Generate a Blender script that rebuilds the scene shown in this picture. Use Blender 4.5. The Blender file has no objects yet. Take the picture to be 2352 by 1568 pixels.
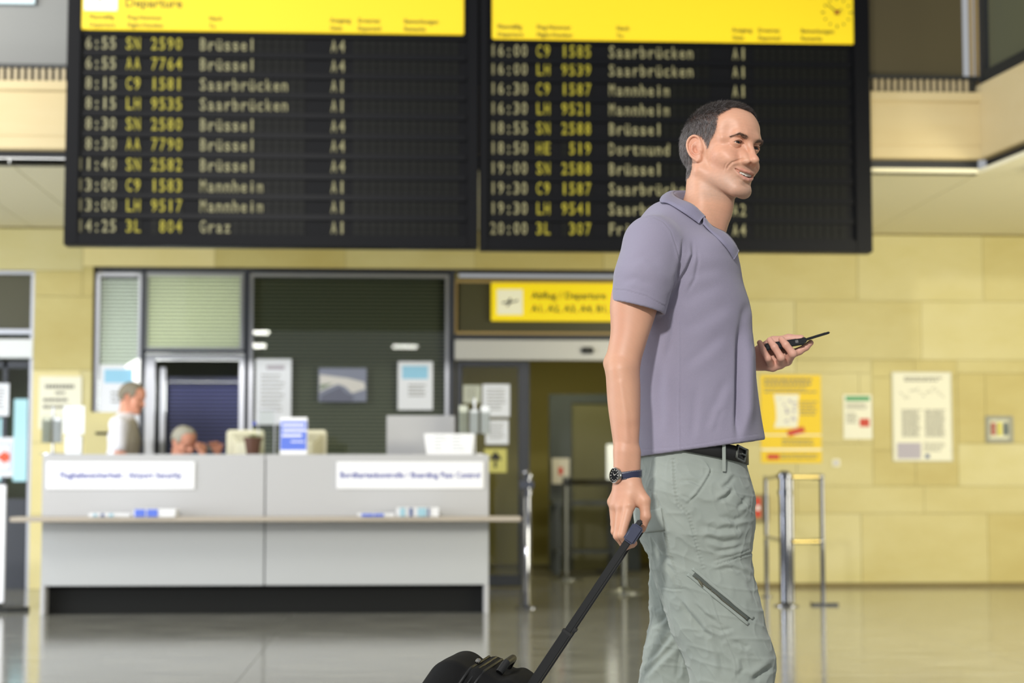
import bpy, bmesh, math, random, os
import numpy as np
from mathutils import Vector, Matrix
from mathutils.bvhtree import BVHTree

# ------------------------------------------------------------------ camera
FPX = 4200.0; CAMZ = 0.957
YAW = math.radians(3.4); PITCH = math.atan((1100 - 784) / FPX)
scene = bpy.context.scene
C = scene.collection
cam_d = bpy.data.cameras.new('camera'); cam = bpy.data.objects.new('camera', cam_d); C.objects.link(cam)
cam_d.sensor_width = 36; cam_d.lens = FPX / 2352 * 36; cam_d.clip_end = 200
cam.location = (0, 0, CAMZ)
cam.rotation_euler = (math.pi / 2 + PITCH, 0, -YAW)
cam_d.dof.use_dof = True; cam_d.dof.focus_distance = 4.28; cam_d.dof.aperture_fstop = 3.4
scene.camera = cam
scene.view_settings.view_transform = 'Standard'; scene.view_settings.look = 'None'
scene.view_settings.gamma = 1; scene.view_settings.use_curve_mapping = False
scene.view_settings.exposure = 0.0

# ------------------------------------------------------------------ light
world = bpy.data.worlds.new('hall_ambient'); scene.world = world; world.use_nodes = True
world.node_tree.nodes['Background'].inputs[0].default_value = (0.93, 0.96, 1.0, 1)
world.node_tree.nodes['Background'].inputs[1].default_value = 0.42

def area(name, loc, target, size, size_y, power, color):
    l = bpy.data.lights.new(name, 'AREA'); l.shape = 'RECTANGLE'; l.size = size; l.size_y = size_y
    l.energy = power; l.color = color
    o = bpy.data.objects.new(name, l); C.objects.link(o); o.location = loc
    o.rotation_euler = (Vector(target) - Vector(loc)).to_track_quat('-Z', 'Y').to_euler()
    return o
# daylight through the hall's glazed side on the left, photographer's softbox, warm hall lamps near the back wall
area('window_daylight', (-9.5, 7.0, 3.2), (1.0, 12.5, 1.6), 8, 4, 560, (0.86, 0.93, 1.0))
area('softbox', (-2.3, -2.6, 5.1), (0.5, 4.4, 1.3), .5, .5, 570, (1.0, 0.98, 0.95))
area('warm_hall_lamps', (5.5, 8.5, 2.2), (3.0, 16, 1.4), 4, 1.2, 215, (1.0, 0.94, 0.72))
area('hall_lamps', (-5.5, 8.5, 5.6), (-1.5, 16, 1.4), 4, 2, 285, (1.0, 0.97, 0.90))
area('left_soffit_fill', (-7.0, 10.8, .7), (-2.0, 14.8, 3.1), 3, 1.0, 160, (0.95, 0.97, 1.0))  # unseen fill added low on both sides to brighten the soffit
area('right_soffit_fill', (7.6, 10.5, .7), (3.5, 15.0, 3.1), 3, 1.0, 95, (1.0, 0.93, 0.70))  # warmer counterpart of the added soffit fill
for lx, ly, lw in ((-3.35, -11.8, .72), (-3.95, -18.0, .45), (-4.4, -23.2, .4), (0.05, -23.2, .75)):   # far ceiling tubes, seen mirrored in the office glass
    area('ceiling_tube', (lx, ly, 5.0), (lx, 16.3, 1.5), lw, .09, 5, (1.0, 1.0, .9))

# ------------------------------------------------------------------ projection helpers (pixel of the photo -> place in the hall)
FW = np.array([math.sin(YAW) * math.cos(PITCH), math.cos(YAW) * math.cos(PITCH), math.sin(PITCH)])
RT = np.array([math.cos(YAW), -math.sin(YAW), 0.0])
UP = np.cross(RT, FW)
ORG = np.array([0, 0, CAMZ])
def ray(px, py):
    return FW + RT * (px - 1176) / FPX + UP * (784 - py) / FPX
def onY(px, py, Y):
    d = ray(px, py); return ORG + d * (Y / d[1])
def onZ(px, py, Z=0.0):
    d = ray(px, py); return ORG + d * ((Z - CAMZ) / d[2])
def PX(px, Y, py=1000): return float(onY(px, py, Y)[0])
def PZ(py, Y, px=1176): return float(onY(px, py, Y)[2])
def rect(x0, y0, x1, y1, Y):
    cx, cy = (x0 + x1) / 2, (y0 + y1) / 2
    return PX(x0, Y, cy), PX(x1, Y, cy), PZ(y1, Y, cx), PZ(y0, Y, cx)

# ------------------------------------------------------------------ materials
def mat(name, color, rough=0.5, metal=0.0, spec=0.5, noise=None, emis=0.0, bump=0.0, bscale=200.0, trans=0.0, coat=0.0, alpha=1.0, sheen=0.0, sss=0.0):
    """noise = (scale xyz, colour 2, contrast) mixes a second colour in by noise"""
    m = bpy.data.materials.new(name); m.use_nodes = True
    nt = m.node_tree; b = nt.nodes['Principled BSDF']
    b.inputs['Base Color'].default_value = (*color, 1); b.inputs['Roughness'].default_value = rough
    b.inputs['Metallic'].default_value = metal; b.inputs['Specular IOR Level'].default_value = spec
    if trans: b.inputs['Transmission Weight'].default_value = trans
    if coat: b.inputs['Coat Weight'].default_value = coat
    if sheen: b.inputs['Sheen Weight'].default_value = sheen
    if sss:
        b.inputs['Subsurface Weight'].default_value = sss; b.inputs['Subsurface Radius'].default_value = (0.010, 0.004, 0.002)
        b.inputs['Subsurface Scale'].default_value = 1.0
    if emis:
        b.inputs['Emission Color'].default_value = (*color, 1); b.inputs['Emission Strength'].default_value = emis
    if noise or bump:
        tc = nt.nodes.new('ShaderNodeTexCoord'); mp = nt.nodes.new('ShaderNodeMapping')
        nt.links.new(tc.outputs['Object'], mp.inputs[0])
    if noise:
        sc, c2, con = noise
        mp.inputs['Scale'].default_value = sc
        n = nt.nodes.new('ShaderNodeTexNoise'); n.inputs['Scale'].default_value = 1; n.inputs['Detail'].default_value = 6
        n.inputs['Roughness'].default_value = 0.6
        nt.links.new(mp.outputs[0], n.inputs['Vector'])
        r = nt.nodes.new('ShaderNodeValToRGB'); r.color_ramp.elements[0].position = 0.5 - con; r.color_ramp.elements[1].position = 0.5 + con
        r.color_ramp.elements[0].color = (*color, 1); r.color_ramp.elements[1].color = (*c2, 1)
        nt.links.new(n.outputs['Fac'], r.inputs[0]); nt.links.new(r.outputs[0], b.inputs['Base Color'])
    if bump:
        n2 = nt.nodes.new('ShaderNodeTexNoise'); n2.inputs['Scale'].default_value = bscale; n2.inputs['Detail'].default_value = 3
        nt.links.new(tc.outputs['Object'], n2.inputs['Vector'])
        bp = nt.nodes.new('ShaderNodeBump'); bp.inputs['Strength'].default_value = bump; bp.inputs['Distance'].default_value = 0.002
        nt.links.new(n2.outputs['Fac'], bp.inputs['Height']); nt.links.new(bp.outputs[0], b.inputs['Normal'])
    return m

def S(r, g, b):  # sRGB 0-255 to linear
    def f(v):
        v /= 255.0
        return v / 12.92 if v <= 0.04045 else ((v + 0.055) / 1.055) ** 2.4
    return (f(r), f(g), f(b))

M = {}
def glass_mat(name, tint, refl_rough=0.0):
    m = bpy.data.materials.new(name); m.use_nodes = True; nt = m.node_tree; nt.nodes.clear()
    o = nt.nodes.new('ShaderNodeOutputMaterial'); t = nt.nodes.new('ShaderNodeBsdfTransparent'); t.inputs[0].default_value = (*tint, 1)
    g = nt.nodes.new('ShaderNodeBsdfGlossy'); g.inputs['Roughness'].default_value = refl_rough
    fr = nt.nodes.new('ShaderNodeFresnel'); fr.inputs[0].default_value = 1.5
    mx = nt.nodes.new('ShaderNodeMixShader'); nt.links.new(fr.outputs[0], mx.inputs[0]); nt.links.new(t.outputs[0], mx.inputs[1]); nt.links.new(g.outputs[0], mx.inputs[2])
    nt.links.new(mx.outputs[0], o.inputs[0]); return m

# ------------------------------------------------------------------ mesh builder
class MB:
    def __init__(s): s.v = []; s.f = []; s.m = []
    def add(s, vs, fs, mi=0):
        n = len(s.v); s.v += [tuple(float(c) for c in v) for v in vs]; s.f += [tuple(i + n for i in f) for f in fs]; s.m += [mi] * len(fs); return s
    def box(s, x0, x1, y0, y1, z0, z1, mi=0):
        vs = [(x, y, z) for z in (z0, z1) for y in (y0, y1) for x in (x0, x1)]
        return s.add(vs, [(0, 2, 3, 1), (4, 5, 7, 6), (0, 1, 5, 4), (2, 6, 7, 3), (0, 4, 6, 2), (1, 3, 7, 5)], mi)
    def tube(s, pts, r, n=16, mi=0, cap=True):
        """swept circle along points; r scalar or list"""
        P = [Vector(p) for p in pts]; rs = r if hasattr(r, '__len__') else [r] * len(P)
        vs = []; fs = []; prev = None
        for i, p in enumerate(P):
            d = (P[min(i + 1, len(P) - 1)] - P[max(i - 1, 0)]).normalized()
            if prev is None:
                a = Vector((0, 0, 1)) if abs(d.z) < 0.9 else Vector((1, 0, 0)); u = d.cross(a).normalized()
            else: u = (prev - d * prev.dot(d)).normalized()
            prev = u; w = d.cross(u)
            for k in range(n):
                an = 2 * math.pi * k / n; vs.append(p + (u * math.cos(an) + w * math.sin(an)) * rs[i])
        for i in range(len(P) - 1):
            for k in range(n):
                k2 = (k + 1) % n; fs.append((i * n + k, i * n + k2, (i + 1) * n + k2, (i + 1) * n + k))
        if cap: fs.append(tuple(range(n))[::-1]); fs.append(tuple((len(P) - 1) * n + k for k in range(n)))
        return s.add(vs, fs, mi)
    def prism(s, poly, axis, a, b, mi=0):
        """poly of 2D points extruded along axis ('x','y','z') from a to b"""
        n = len(poly)
        def mk(p, t):
            return {'y': (p[0], t, p[1]), 'x': (t, p[0], p[1]), 'z': (p[0], p[1], t)}[axis]
        vs = [mk(p, a) for p in poly] + [mk(p, b) for p in poly]
        fs = [tuple(range(n)), tuple(range(2 * n - 1, n - 1, -1))] + [(i, (i + 1) % n, n + (i + 1) % n, n + i) for i in range(n)]
        return s.add(vs, fs, mi)
    def lathe(s, prof, n=24, c=(0, 0, 0), mi=0):
        vs = []; fs = []
        for r, z in prof:
            for k in range(n):
                a = 2 * math.pi * k / n; vs.append((c[0] + r * math.cos(a), c[1] + r * math.sin(a), c[2] + z))
        for i in range(len(prof) - 1):
            for k in range(n):
                k2 = (k + 1) % n; fs.append((i * n + k, i * n + k2, (i + 1) * n + k2, (i + 1) * n + k))
        fs.append(tuple(range(n))[::-1]); fs.append(tuple((len(prof) - 1) * n + k for k in range(n)))
        return s.add(vs, fs, mi)
    def build(s, name, m, parent=None, bevel=0.0, smooth=False, seg=2):
        me = bpy.data.meshes.new(name); me.from_pydata(s.v, [], s.f); me.update()
        ms = m if isinstance(m, (list, tuple)) else [m]
        for x in ms: me.materials.append(x)
        if len(ms) > 1: me.polygons.foreach_set('material_index', s.m)
        bm = bmesh.new(); bm.from_mesh(me); bmesh.ops.recalc_face_normals(bm, faces=bm.faces)
        if bevel:
            es = [e for e in bm.edges if len(e.link_faces) == 2 and e.calc_face_angle(0) > 0.6]
            bmesh.ops.bevel(bm, geom=es, offset=bevel, segments=seg, affect='EDGES', clamp_overlap=True)
        bm.to_mesh(me); bm.free()
        if smooth: me.shade_smooth() if not bevel else me.shade_auto_smooth if False else me.shade_smooth()
        o = bpy.data.objects.new(name, me); C.objects.link(o)
        if parent: o.parent = parent
        if smooth:
            me.set_sharp_from_angle(angle=math.radians(38))
        return o

def tag(o, label=None, cat=None, group=None, kind=None):
    if label: o['label'] = label
    if cat: o['category'] = cat
    if group: o['group'] = group
    if kind: o['kind'] = kind
    return o
def empty(name, label=None, cat=None, group=None, kind=None, loc=(0, 0, 0)):
    o = bpy.data.objects.new(name, None); C.objects.link(o); o.location = loc; o.empty_display_size = 0.05
    return tag(o, label, cat, group, kind)
def part(o, parent):  # parent keeps world placement (parents here sit at a base location)
    o.parent = parent; o.location = -parent.location; return o

# text --------------------------------------------------------------
_gl = {}
def glyphs(txt, size=1.0, bold=0.0, align='CENTER'):
    k = (txt, bold, align)
    if k not in _gl:
        cu = bpy.data.curves.new('t', 'FONT'); cu.body = txt; cu.align_x = align; cu.align_y = 'CENTER'; cu.offset = bold; cu.resolution_u = 2
        o = bpy.data.objects.new('t', cu); C.objects.link(o)
        dg = bpy.context.evaluated_depsgraph_get(); me = bpy.data.meshes.new_from_object(o.evaluated_get(dg))
        v = np.array([list(x.co) for x in me.vertices]) if len(me.vertices) else np.zeros((0, 3))
        f = [tuple(p.vertices) for p in me.polygons]
        bpy.data.objects.remove(o); bpy.data.curves.remove(cu); bpy.data.meshes.remove(me)
        _gl[k] = (v, f)
    v, f = _gl[k]
    return v * size, f
def text_on(mb, txt, cx, cz, Y, h, w=None, bold=0.0, mi=0, align='CENTER'):
    """letters standing on the plane Y facing -Y; h = capital height, w = width to fit"""
    v, f = glyphs(txt, h / 0.7, bold, align)
    if not len(v): return
    sx = 1.0
    if w:
        sx = w / max(1e-6, v[:, 0].max() - v[:, 0].min())
    if w and align == 'LEFT': v = v - np.array([v[:, 0].min(), 0, 0])
    vs = [(cx + p[0] * sx, Y, cz + p[1]) for p in v]
    mb.add(vs, f, mi)
# ================================================================== SETTING
YW = 16.25          # face of the back wall
YS = 12.95          # front edge of the gallery slab
M['wall_core'] = mat('wall_core', S(150, 132, 66), 0.8)
def stone(name, c1, c2):
    return mat(name, c1, 0.45, noise=((1.1, 1.1, 2.4), c2, 0.22), bump=0.15, bscale=60)
M['stone_a'] = stone('stone_a', S(206, 196, 140), S(192, 178, 112))
M['stone_b'] = stone('stone_b', S(212, 203, 154), S(200, 189, 126))
M['stone_c'] = stone('stone_c', S(200, 188, 124), S(184, 167, 96))
M['stone_d'] = stone('stone_d', S(192, 171, 100), S(180, 155, 78))   # darker patch round the framed notice
M['stone_daylit'] = stone('stone_daylit', S(228, 216, 160), S(218, 204, 140))  # paler stone for the left end, daylight put into its colour

# floor ---------------------------------------------------------------
m = bpy.data.materials.new('polished_floor'); m.use_nodes = True; nt = m.node_tree; b = nt.nodes['Principled BSDF']
tc = nt.nodes.new('ShaderNodeTexCoord'); mp = nt.nodes.new('ShaderNodeMapping'); mp.inputs['Scale'].default_value = (1.6, 5.0, 1)
nt.links.new(tc.outputs['Object'], mp.inputs[0])
n = nt.nodes.new('ShaderNodeTexNoise'); n.inputs['Scale'].default_value = 1.3; n.inputs['Detail'].default_value = 8; n.inputs['Roughness'].default_value = 0.65
nt.links.new(mp.outputs[0], n.inputs['Vector'])
r = nt.nodes.new('ShaderNodeValToRGB'); r.color_ramp.elements[0].position = 0.36; r.color_ramp.elements[1].position = 0.62
r.color_ramp.elements[0].color = (*S(122, 121, 113), 1); r.color_ramp.elements[1].color = (*S(162, 161, 151), 1)
nt.links.new(n.outputs['Fac'], r.inputs[0]); nt.links.new(r.outputs[0], b.inputs['Base Color'])
r2 = nt.nodes.new('ShaderNodeMapRange'); r2.inputs['To Min'].default_value = 0.06; r2.inputs['To Max'].default_value = 0.17
nt.links.new(n.outputs['Fac'], r2.inputs['Value']); nt.links.new(r2.outputs[0], b.inputs['Roughness'])
b.inputs['Specular IOR Level'].default_value = 0.9; b.inputs['IOR'].default_value = 1.6
bp = nt.nodes.new('ShaderNodeBump'); bp.inputs['Strength'].default_value = 0.05; bp.inputs['Distance'].default_value = 0.003
n3 = nt.nodes.new('ShaderNodeTexNoise'); n3.inputs['Scale'].default_value = 6; n3.inputs['Detail'].default_value = 4
nt.links.new(mp.outputs[0], n3.inputs['Vector']); nt.links.new(n3.outputs['Fac'], bp.inputs['Height']); nt.links.new(bp.outputs[0], b.inputs['Normal'])
M['floor'] = m
M['floor_joint'] = mat('floor_joint', S(96, 94, 84), 0.4)
fl = MB().box(-16, 16, -14, 24, -0.06, -0.004).build('floor', M['floor_joint']); tag(fl, kind='structure')
# terrazzo slabs as separate pieces with narrow recessed joints (the nearer hall floor that is in view)
slab_me = None
for iy in range(7):
    for ix in range(-4, 6):
        xa, ya = ix * 2.0 - 0.78, 4.0 + iy * 2.0
        if slab_me is None:
            o = MB().box(-0.9985, 0.9985, -0.9985, 0.9985, -0.006, 0).build('floor_slab', M['floor'], fl); slab_me = o.data
        else:
            o = bpy.data.objects.new('floor_slab', slab_me); C.objects.link(o); o.parent = fl
        o.location = (xa + 1, ya + 1, 0)
o = MB().box(-16, 16, -14, 3.999, -0.006, 0).box(-16, -8.782, 4.0, 18, -.006, 0).box(11.222, 16, 4.0, 18, -.006, 0).build('floor_field', M['floor'], fl)

# back wall with stone panels ------------------------------------------
ZC = PZ(533, YW)                    # underside of slab at the wall
TOPW = PZ(618, YW)                  # top of the glazed openings
TOPL = PZ(628, YW)
O1 = (PX(208, YW), PX(1610, YW), 0.0, TOPW)
O0 = (PX(72, YW) - 2.2, PX(72, YW), 0.0, TOPL)
WX0, WX1 = -14.0, 15.0
wb = MB()
Yb0, Yb1 = YW + 0.02, YW + 0.40
wb.box(WX0, WX1, Yb0, Yb1, TOPW, ZC + 0.3)
wb.box(O0[1], O1[0], Yb0, Yb1, 0, TOPW); wb.box(WX0, O0[0], Yb0, Yb1, 0, TOPW)
wb.box(O1[1], WX1, Yb0, Yb1, 0, TOPW)
wall = wb.build('wall_back', M['wall_core']); tag(wall, kind='structure')
rows = [0.0, PZ(1179, YW, 1900), PZ(1018, YW, 1900), PZ(856, YW, 1900), PZ(690, YW, 1900), ZC]
def subtract(rs, op):
    out = []
    for (a, b_, c, d) in rs:
        x0, x1, z0, z1 = op
        if x1 <= a or x0 >= b_ or z1 <= c or z0 >= d: out.append((a, b_, c, d)); continue
        if z1 < d: out.append((a, b_, z1, d))
        if z0 > c: out.append((a, b_, c, z0))
        if x0 > a: out.append((a, x0, max(c, z0), min(d, z1)))
        if x1 < b_: out.append((x1, b_, max(c, z0), min(d, z1)))
    return out
patch = rect(2004, 826, 2200, 1116, YW)     # darker slabs round the big framed notice
random.seed(4)
PW = PX(2265, YW) - PX(1975, YW)
for r_ in range(5):
    x = PX(2265, YW) - 18 * PW - (PW / 2 if r_ % 2 else 0)
    while x < WX1:
        rs = [(max(x, WX0), min(x + PW, WX1), rows[r_], rows[r_ + 1])]
        x += PW
        if rs[0][1] - rs[0][0] < 0.03: continue
        rs = subtract(rs, O1); rs = subtract(rs, O0)
        if rs: rs = subtract(rs, patch)
        for (a, b_, c, d) in rs:
            if b_ - a < 0.02 or d - c < 0.02: continue
            px_left = a < -2.2
            mm = M['stone_daylit'] if px_left and random.random() < 0.7 else random.choice([M['stone_a'], M['stone_a'], M['stone_b'], M['stone_c']])
            dy = random.uniform(-0.002, 0.002)
            MB().box(a + 0.0018, b_ - 0.0018, YW + dy, Yb0, c + 0.0018, d - 0.0018).build('stone_panel', mm, wall)
a, b_, c, d = patch
for i in range(2):
    for j in range(3):
        xa, xb = a + (b_ - a) * i / 2, a + (b_ - a) * (i + 1) / 2
        za, zb = c + (d - c) * [0, .28, .86, 1][j], c + (d - c) * [0, .28, .86, 1][j + 1]
        MB().box(xa + .0018, xb - .0018, YW, Yb0, za + .0018, zb - .0018).build('stone_panel', random.choice([M['stone_d'], M['stone_c']]), wall)
# dark skirting joint at the floor right of the door
M['dark'] = mat('dark_paint', S(34, 36, 36), 0.45)
M['skirt'] = mat('skirting', S(120, 104, 52), 0.5)
tag(MB().box(O1[1], WX1, YW - 0.012, YW, 0, 0.035).build('baseboard_back', M['skirt']), kind='structure')

# gallery slab: soffit, fascia, shadow gap, railing --------------------
M['soffit'] = mat('soffit_plaster', S(238, 232, 202), 0.7)
M['soffit_strip'] = mat('white_strip', S(240, 240, 238), 0.5)
M['fascia'] = mat('fascia_concrete', S(206, 190, 150), 0.7, noise=((0.5, 1, 3), S(196, 176, 130), 0.3))
M['gap'] = mat('gap_dark', S(30, 32, 38), 0.5)
Zs = PZ(386, YS)
sof = empty('ceiling', kind='structure')
XC = PX(2250, YS, 380)         # corner where the gallery turns towards the camera
SL = 0.105
def tow(y, off=0.0): return XC + (YS - y) * SL + off       # x of the wing's edge at depth y
xs = [-14.0, PX(-160, YS), PX(20, YS, 450), PX(400, YS), PX(900, YS), PX(1400, YS), PX(1900, YS), XC]
for i in range(len(xs) - 1):
    MB().box(xs[i] + .004, xs[i + 1] - .004, YS, YW, Zs, Zs + 0.03).build('soffit_panel', M['soffit'], sof)
MB().prism([(XC + .004, YW), (15.0, YW), (15.0, 6.0), (tow(6.0), 6.0), (XC + .004, YS)], 'z', Zs, Zs + 0.03).build('soffit_panel', M['soffit'], sof)
Zg0, Zg1 = PZ(362, YS, 70), PZ(345, YS, 70)      # dark shadow gap
Zf1 = PZ(190, YS, 70); Zr1 = PZ(158, YS, 70)
MB().box(-14, PX(1100, YS), YS, YS + .03, Zs, Zg0).build('strip', M['soffit_strip'], sof)
MB().box(-14, XC, YS + .035, YS + .12, Zs - .002, Zg1 + .02).build('shadow_gap', M['gap'], sof)
MB().box(-14, XC, YS - .06, YW + 0.4, Zg1, Zg1 + .09).box(-14, XC + .06, YS - .06, YS + .06, Zg1 + .09, Zf1).build('fascia', M['fascia'], sof, bevel=.006)
# ledge near top of the fascia
MB().box(-14, XC, YS - .085, YS - .06, Zf1 - .07, Zf1 - .0).build('fascia_ledge', M['fascia'], sof, bevel=.006)
def wingbox(mb, o0, o1, z0, z1, ya=YS, yb=6.0):
    return mb.prism([(tow(ya, o0), ya), (tow(yb, o0), yb), (tow(yb, o1), yb), (tow(ya, o1), ya)], 'z', z0, z1)
wingbox(MB(), -.02, .12, Zg1, Zf1 + .06).build('fascia', M['fascia'], sof, bevel=.006)
wingbox(MB(), .05, .11, Zg0 - .0, Zg1).build('shadow_gap', M['gap'], sof)
# white curved light trough below the wing
pts = []
for i in range(18):
    t = i / 17; y = YS - 0.25 - 4.5 * t
    pts.append((tow(y, .10 + .25 * (1 - t) ** 3), y, Zs - 0.05))
M['trough'] = mat('trough_light', (1.0, 0.98, 0.95), 0.5, emis=0.75)
MB().tube(pts, .065, 14).build('cove_trim', M['trough'], sof, smooth=True)

# railing bars under the gallery glass
M['bar'] = mat('railing_bar', S(188, 172, 138), 0.5)
M['rail_dark'] = mat('railing_back', S(58, 56, 50), 0.6)
rl = empty('gallery_railing', 'pale baluster strip and dark rail on top of the gallery edge behind the boards', 'railing', loc=(0, YS, Zf1))
part(MB().box(-14, XC, YS + .03, YS + .05, Zf1, Zr1).build('back_strip', M['rail_dark']), rl)
part(MB().box(-14, XC, YS - .05, YS + .02, Zr1, Zr1 + .025).build('rail', M['dark']), rl)
bw = 8.0 / 325
barme = MB().box(-bw / 2, bw / 2, -.02, .0, 0, Zr1 - Zf1).build('bar', M['bar']); first = True
def putbar(x):
    global first
    if first: o = barme; first = False
    else: o = bpy.data.objects.new('bar', barme.data); C.objects.link(o)
    o.parent = rl; o.location = (x, -.01, 0)
x = PX(-60, YS)
while x < PX(165, YS): putbar(x); x += 15.6 / 325
x = PX(1960, YS)
while x < XC - .05: putbar(x); x += 15.6 / 325
# gallery glazing: grey panels
M['gpanel'] = mat('gallery_glass_grey', S(122, 123, 120), 0.4)
M['gpanel_r'] = mat('gallery_glass_brown', S(88, 79, 52), 0.4)
M['mull_gold'] = mat('mullion_anodised', S(176, 150, 96), 0.5)
gz = empty('window_7', kind='structure', loc=(0, YS + .2, Zr1))
part(MB().box(-14, PX(1000, YS), YS + .1, YS + .13, Zr1 + .0, Zr1 + 2.2).build('glass_panel', M['gpanel']), gz)
part(MB().box(PX(1010, YS), PX(2238, YS), YS + .1, YS + .13, Zr1, Zr1 + 2.2).build('glass_panel', M['gpanel_r']), gz)
for k, px in enumerate((2234, 2247)):
    part(MB().box(PX(px, YS, 100), PX(px + 5, YS, 100), YS + .04, YS + .09, Zf1, Zr1 + 2.2).build('mullion', M['mull_gold']), gz)
part(MB().box(PX(-40, YS, 2), PX(76, YS, 2), YS + .06, YS + .09, PZ(3, YS, 20), PZ(3, YS, 20) + .35).build('blind_box', mat('pale_sheet', S(205, 225, 230), .5)), gz)
# wing post and wing glass
part(MB().box(PX(2257, YS, 100), PX(2279, YS, 100), YS - .02, YS + .09, Zf1, Zr1 + 2.2).build('post', M['dark']), gz)
part(wingbox(MB(), .0, .10, Zf1 + .06, Zf1 + .155, YS - .05).build('sill_rail', M['dark']), gz)
M['gpanel_w'] = mat('gallery_glass_dim', S(88, 90, 70), 0.3)
part(wingbox(MB(), .045, .07, Zf1 + .15, Zf1 + 2.4, YS - .1).build('glass_panel', M['gpanel_w']), gz)

# ================================================================== WINDOWS AND DOORS
M['alu'] = mat('aluminium', S(196, 198, 205), 0.28, metal=0.85)
M['navy'] = mat('frame_navy', S(46, 50, 60), 0.4)
M['pane'] = glass_mat('pane_glass', (0.95, 0.97, 0.96))
M['pane_dark'] = glass_mat('pane_smoked', (0.55, 0.6, 0.56))
M['slat_pale'] = mat('slat_pale', S(232, 238, 228), 0.4)
M['slat_green'] = mat('slat_green', S(238, 242, 214), 0.4)
M['slat_dark'] = mat('slat_dark', S(158, 162, 136), 0.35)
M['slat_blue'] = mat('slat_blue', S(100, 102, 142), 0.35)
def translucent(m, c, w):
    nt = m.node_tree; b = nt.nodes['Principled BSDF']; o = nt.nodes['Material Output']; t = nt.nodes.new('ShaderNodeBsdfTranslucent'); t.inputs[0].default_value = (*c, 1)
    x = nt.nodes.new('ShaderNodeMixShader'); x.inputs[0].default_value = w; nt.links.new(b.outputs[0], x.inputs[1]); nt.links.new(t.outputs[0], x.inputs[2]); nt.links.new(x.outputs[0], o.inputs[0])
translucent(M['slat_pale'], S(232, 238, 228), .45); translucent(M['slat_green'], S(240, 244, 214), .45)
M['backing'] = mat('blind_shade', S(60, 66, 60), 0.9)
M['transom'] = mat('transom_panel', S(72, 70, 46), 0.3)
YF = YW + .10    # plane of the glazing
def frame(mb, R4, w, ya, yb, mi=0):
    x0, x1, z0, z1 = R4
    mb.box(x0, x0 + w, ya, yb, z0, z1, mi); mb.box(x1 - w, x1, ya, yb, z0, z1, mi)
    mb.box(x0 + w, x1 - w, ya, yb, z1 - w, z1, mi); mb.box(x0 + w, x1 - w, ya, yb, z0, z0 + w, mi)
def venetian(R4, m, Y, pitch, parent, depth=.024, tilt=55):
    """real slats, too fine to pick apart, joined"""
    x0, x1, z0, z1 = R4; mb = MB(); z = z0 + pitch / 2; a = math.radians(tilt)
    dz, dy = depth / 2 * math.sin(a), depth / 2 * math.cos(a)
    while z < z1:
        mb.add([(x0, Y - dy, z - dz), (x1, Y - dy, z - dz), (x1, Y + dy, z + dz), (x0, Y + dy, z + dz)], [(0, 1, 2, 3)]); z += pitch
    o = mb.build('blind_slats', m, parent); o['kind'] = 'stuff'; return o
def window(name, px, slat, gm, tilt=55, back=True, w=.03):
    R4 = rect(*px, YF)
    o = empty(name, kind='structure')
    mb = MB(); frame(mb, R4, w, YF - .03, YF + .03); mb.build('window_frame', M['alu'], o, bevel=.004)
    x0, x1, z0, z1 = R4; q = w
    MB().box(x0 + q, x1 - q, YF, YF + .006, z0 + q, z1 - q).build('pane', gm, o)
    venetian((x0 + q, x1 - q, z0 + q, z1 - q), slat, YF + .07, .034, o, depth=.036, tilt=tilt)
    if back: MB().box(x0, x1, YF + .12, YF + .125, z0, z1).build('blind_backing', M['backing'], o)
    return o
# outer dark surround of the glazed screen
sur = MB()
sx0, sx1 = O1[0], O1[1]
sur.box(sx0, sx1, YF - .05, YF + .10, PZ(627, YF), TOPW + .0)
for a, b_ in ((208, 217), (322, 331), (560, 571), (1030, 1044)):
    sur.box(PX(a, YF), PX(b_, YF), YF - .045, YF + .05, 0, PZ(627, YF))
sur.box(PX(331, YF), PX(560, YF), YF - .045, YF + .05, PZ(815, YF), PZ(806, YF))
sur.box(PX(1044, YF), sx1, YF - .045, YF + .08, PZ(782, YF), PZ(769, YF))
o = sur.build('trim_1', M['navy'], bevel=.004); tag(o, kind='structure')
window('window_1', (217, 627, 322, 1345), M['slat_pale'], M['pane'], 52, back=False)
window('window_2', (331, 627, 560, 806), M['slat_green'], M['pane'], 54, back=False)
window('window_3', (571, 629, 1030, 1345), M['slat_dark'], M['pane'], 40)
# office door (open) with navy blind behind it
d1 = empty('door_1', kind='structure')
R4 = rect(331, 815, 560, 1345, YF)
x0, x1, z0, z1 = R4; z0 = 0
mb = MB(); mb.box(x0, x0 + .085, YF - .03, YF + .03, z0, z1); mb.box(x1 - .045, x1, YF - .03, YF + .03, z0, z1); mb.box(x0 + .085, x1 - .045, YF - .03, YF + .03, z1 - .045, z1)
mb.build('door_frame', M['alu'], d1, bevel=.004)
xl = PX(368, YF + .25); 
MB().box(xl, xl + .045, YF + .2, YF + .26, 0, z1 - .1).build('door_leaf_edge', M['alu'], d1, bevel=.004)
venetian((PX(385, YF + .7), PX(600, YF + .7), 0.3, PZ(880, YF + .7)), M['slat_blue'], YF + .7, .036, d1, depth=.034, tilt=50)
MB().box(PX(385, YF + .7), PX(560, YF + .7), YF + .69, YF + .72, PZ(870, YF), PZ(858, YF)).build('blind_rail', M['slat_blue'], d1)
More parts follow.
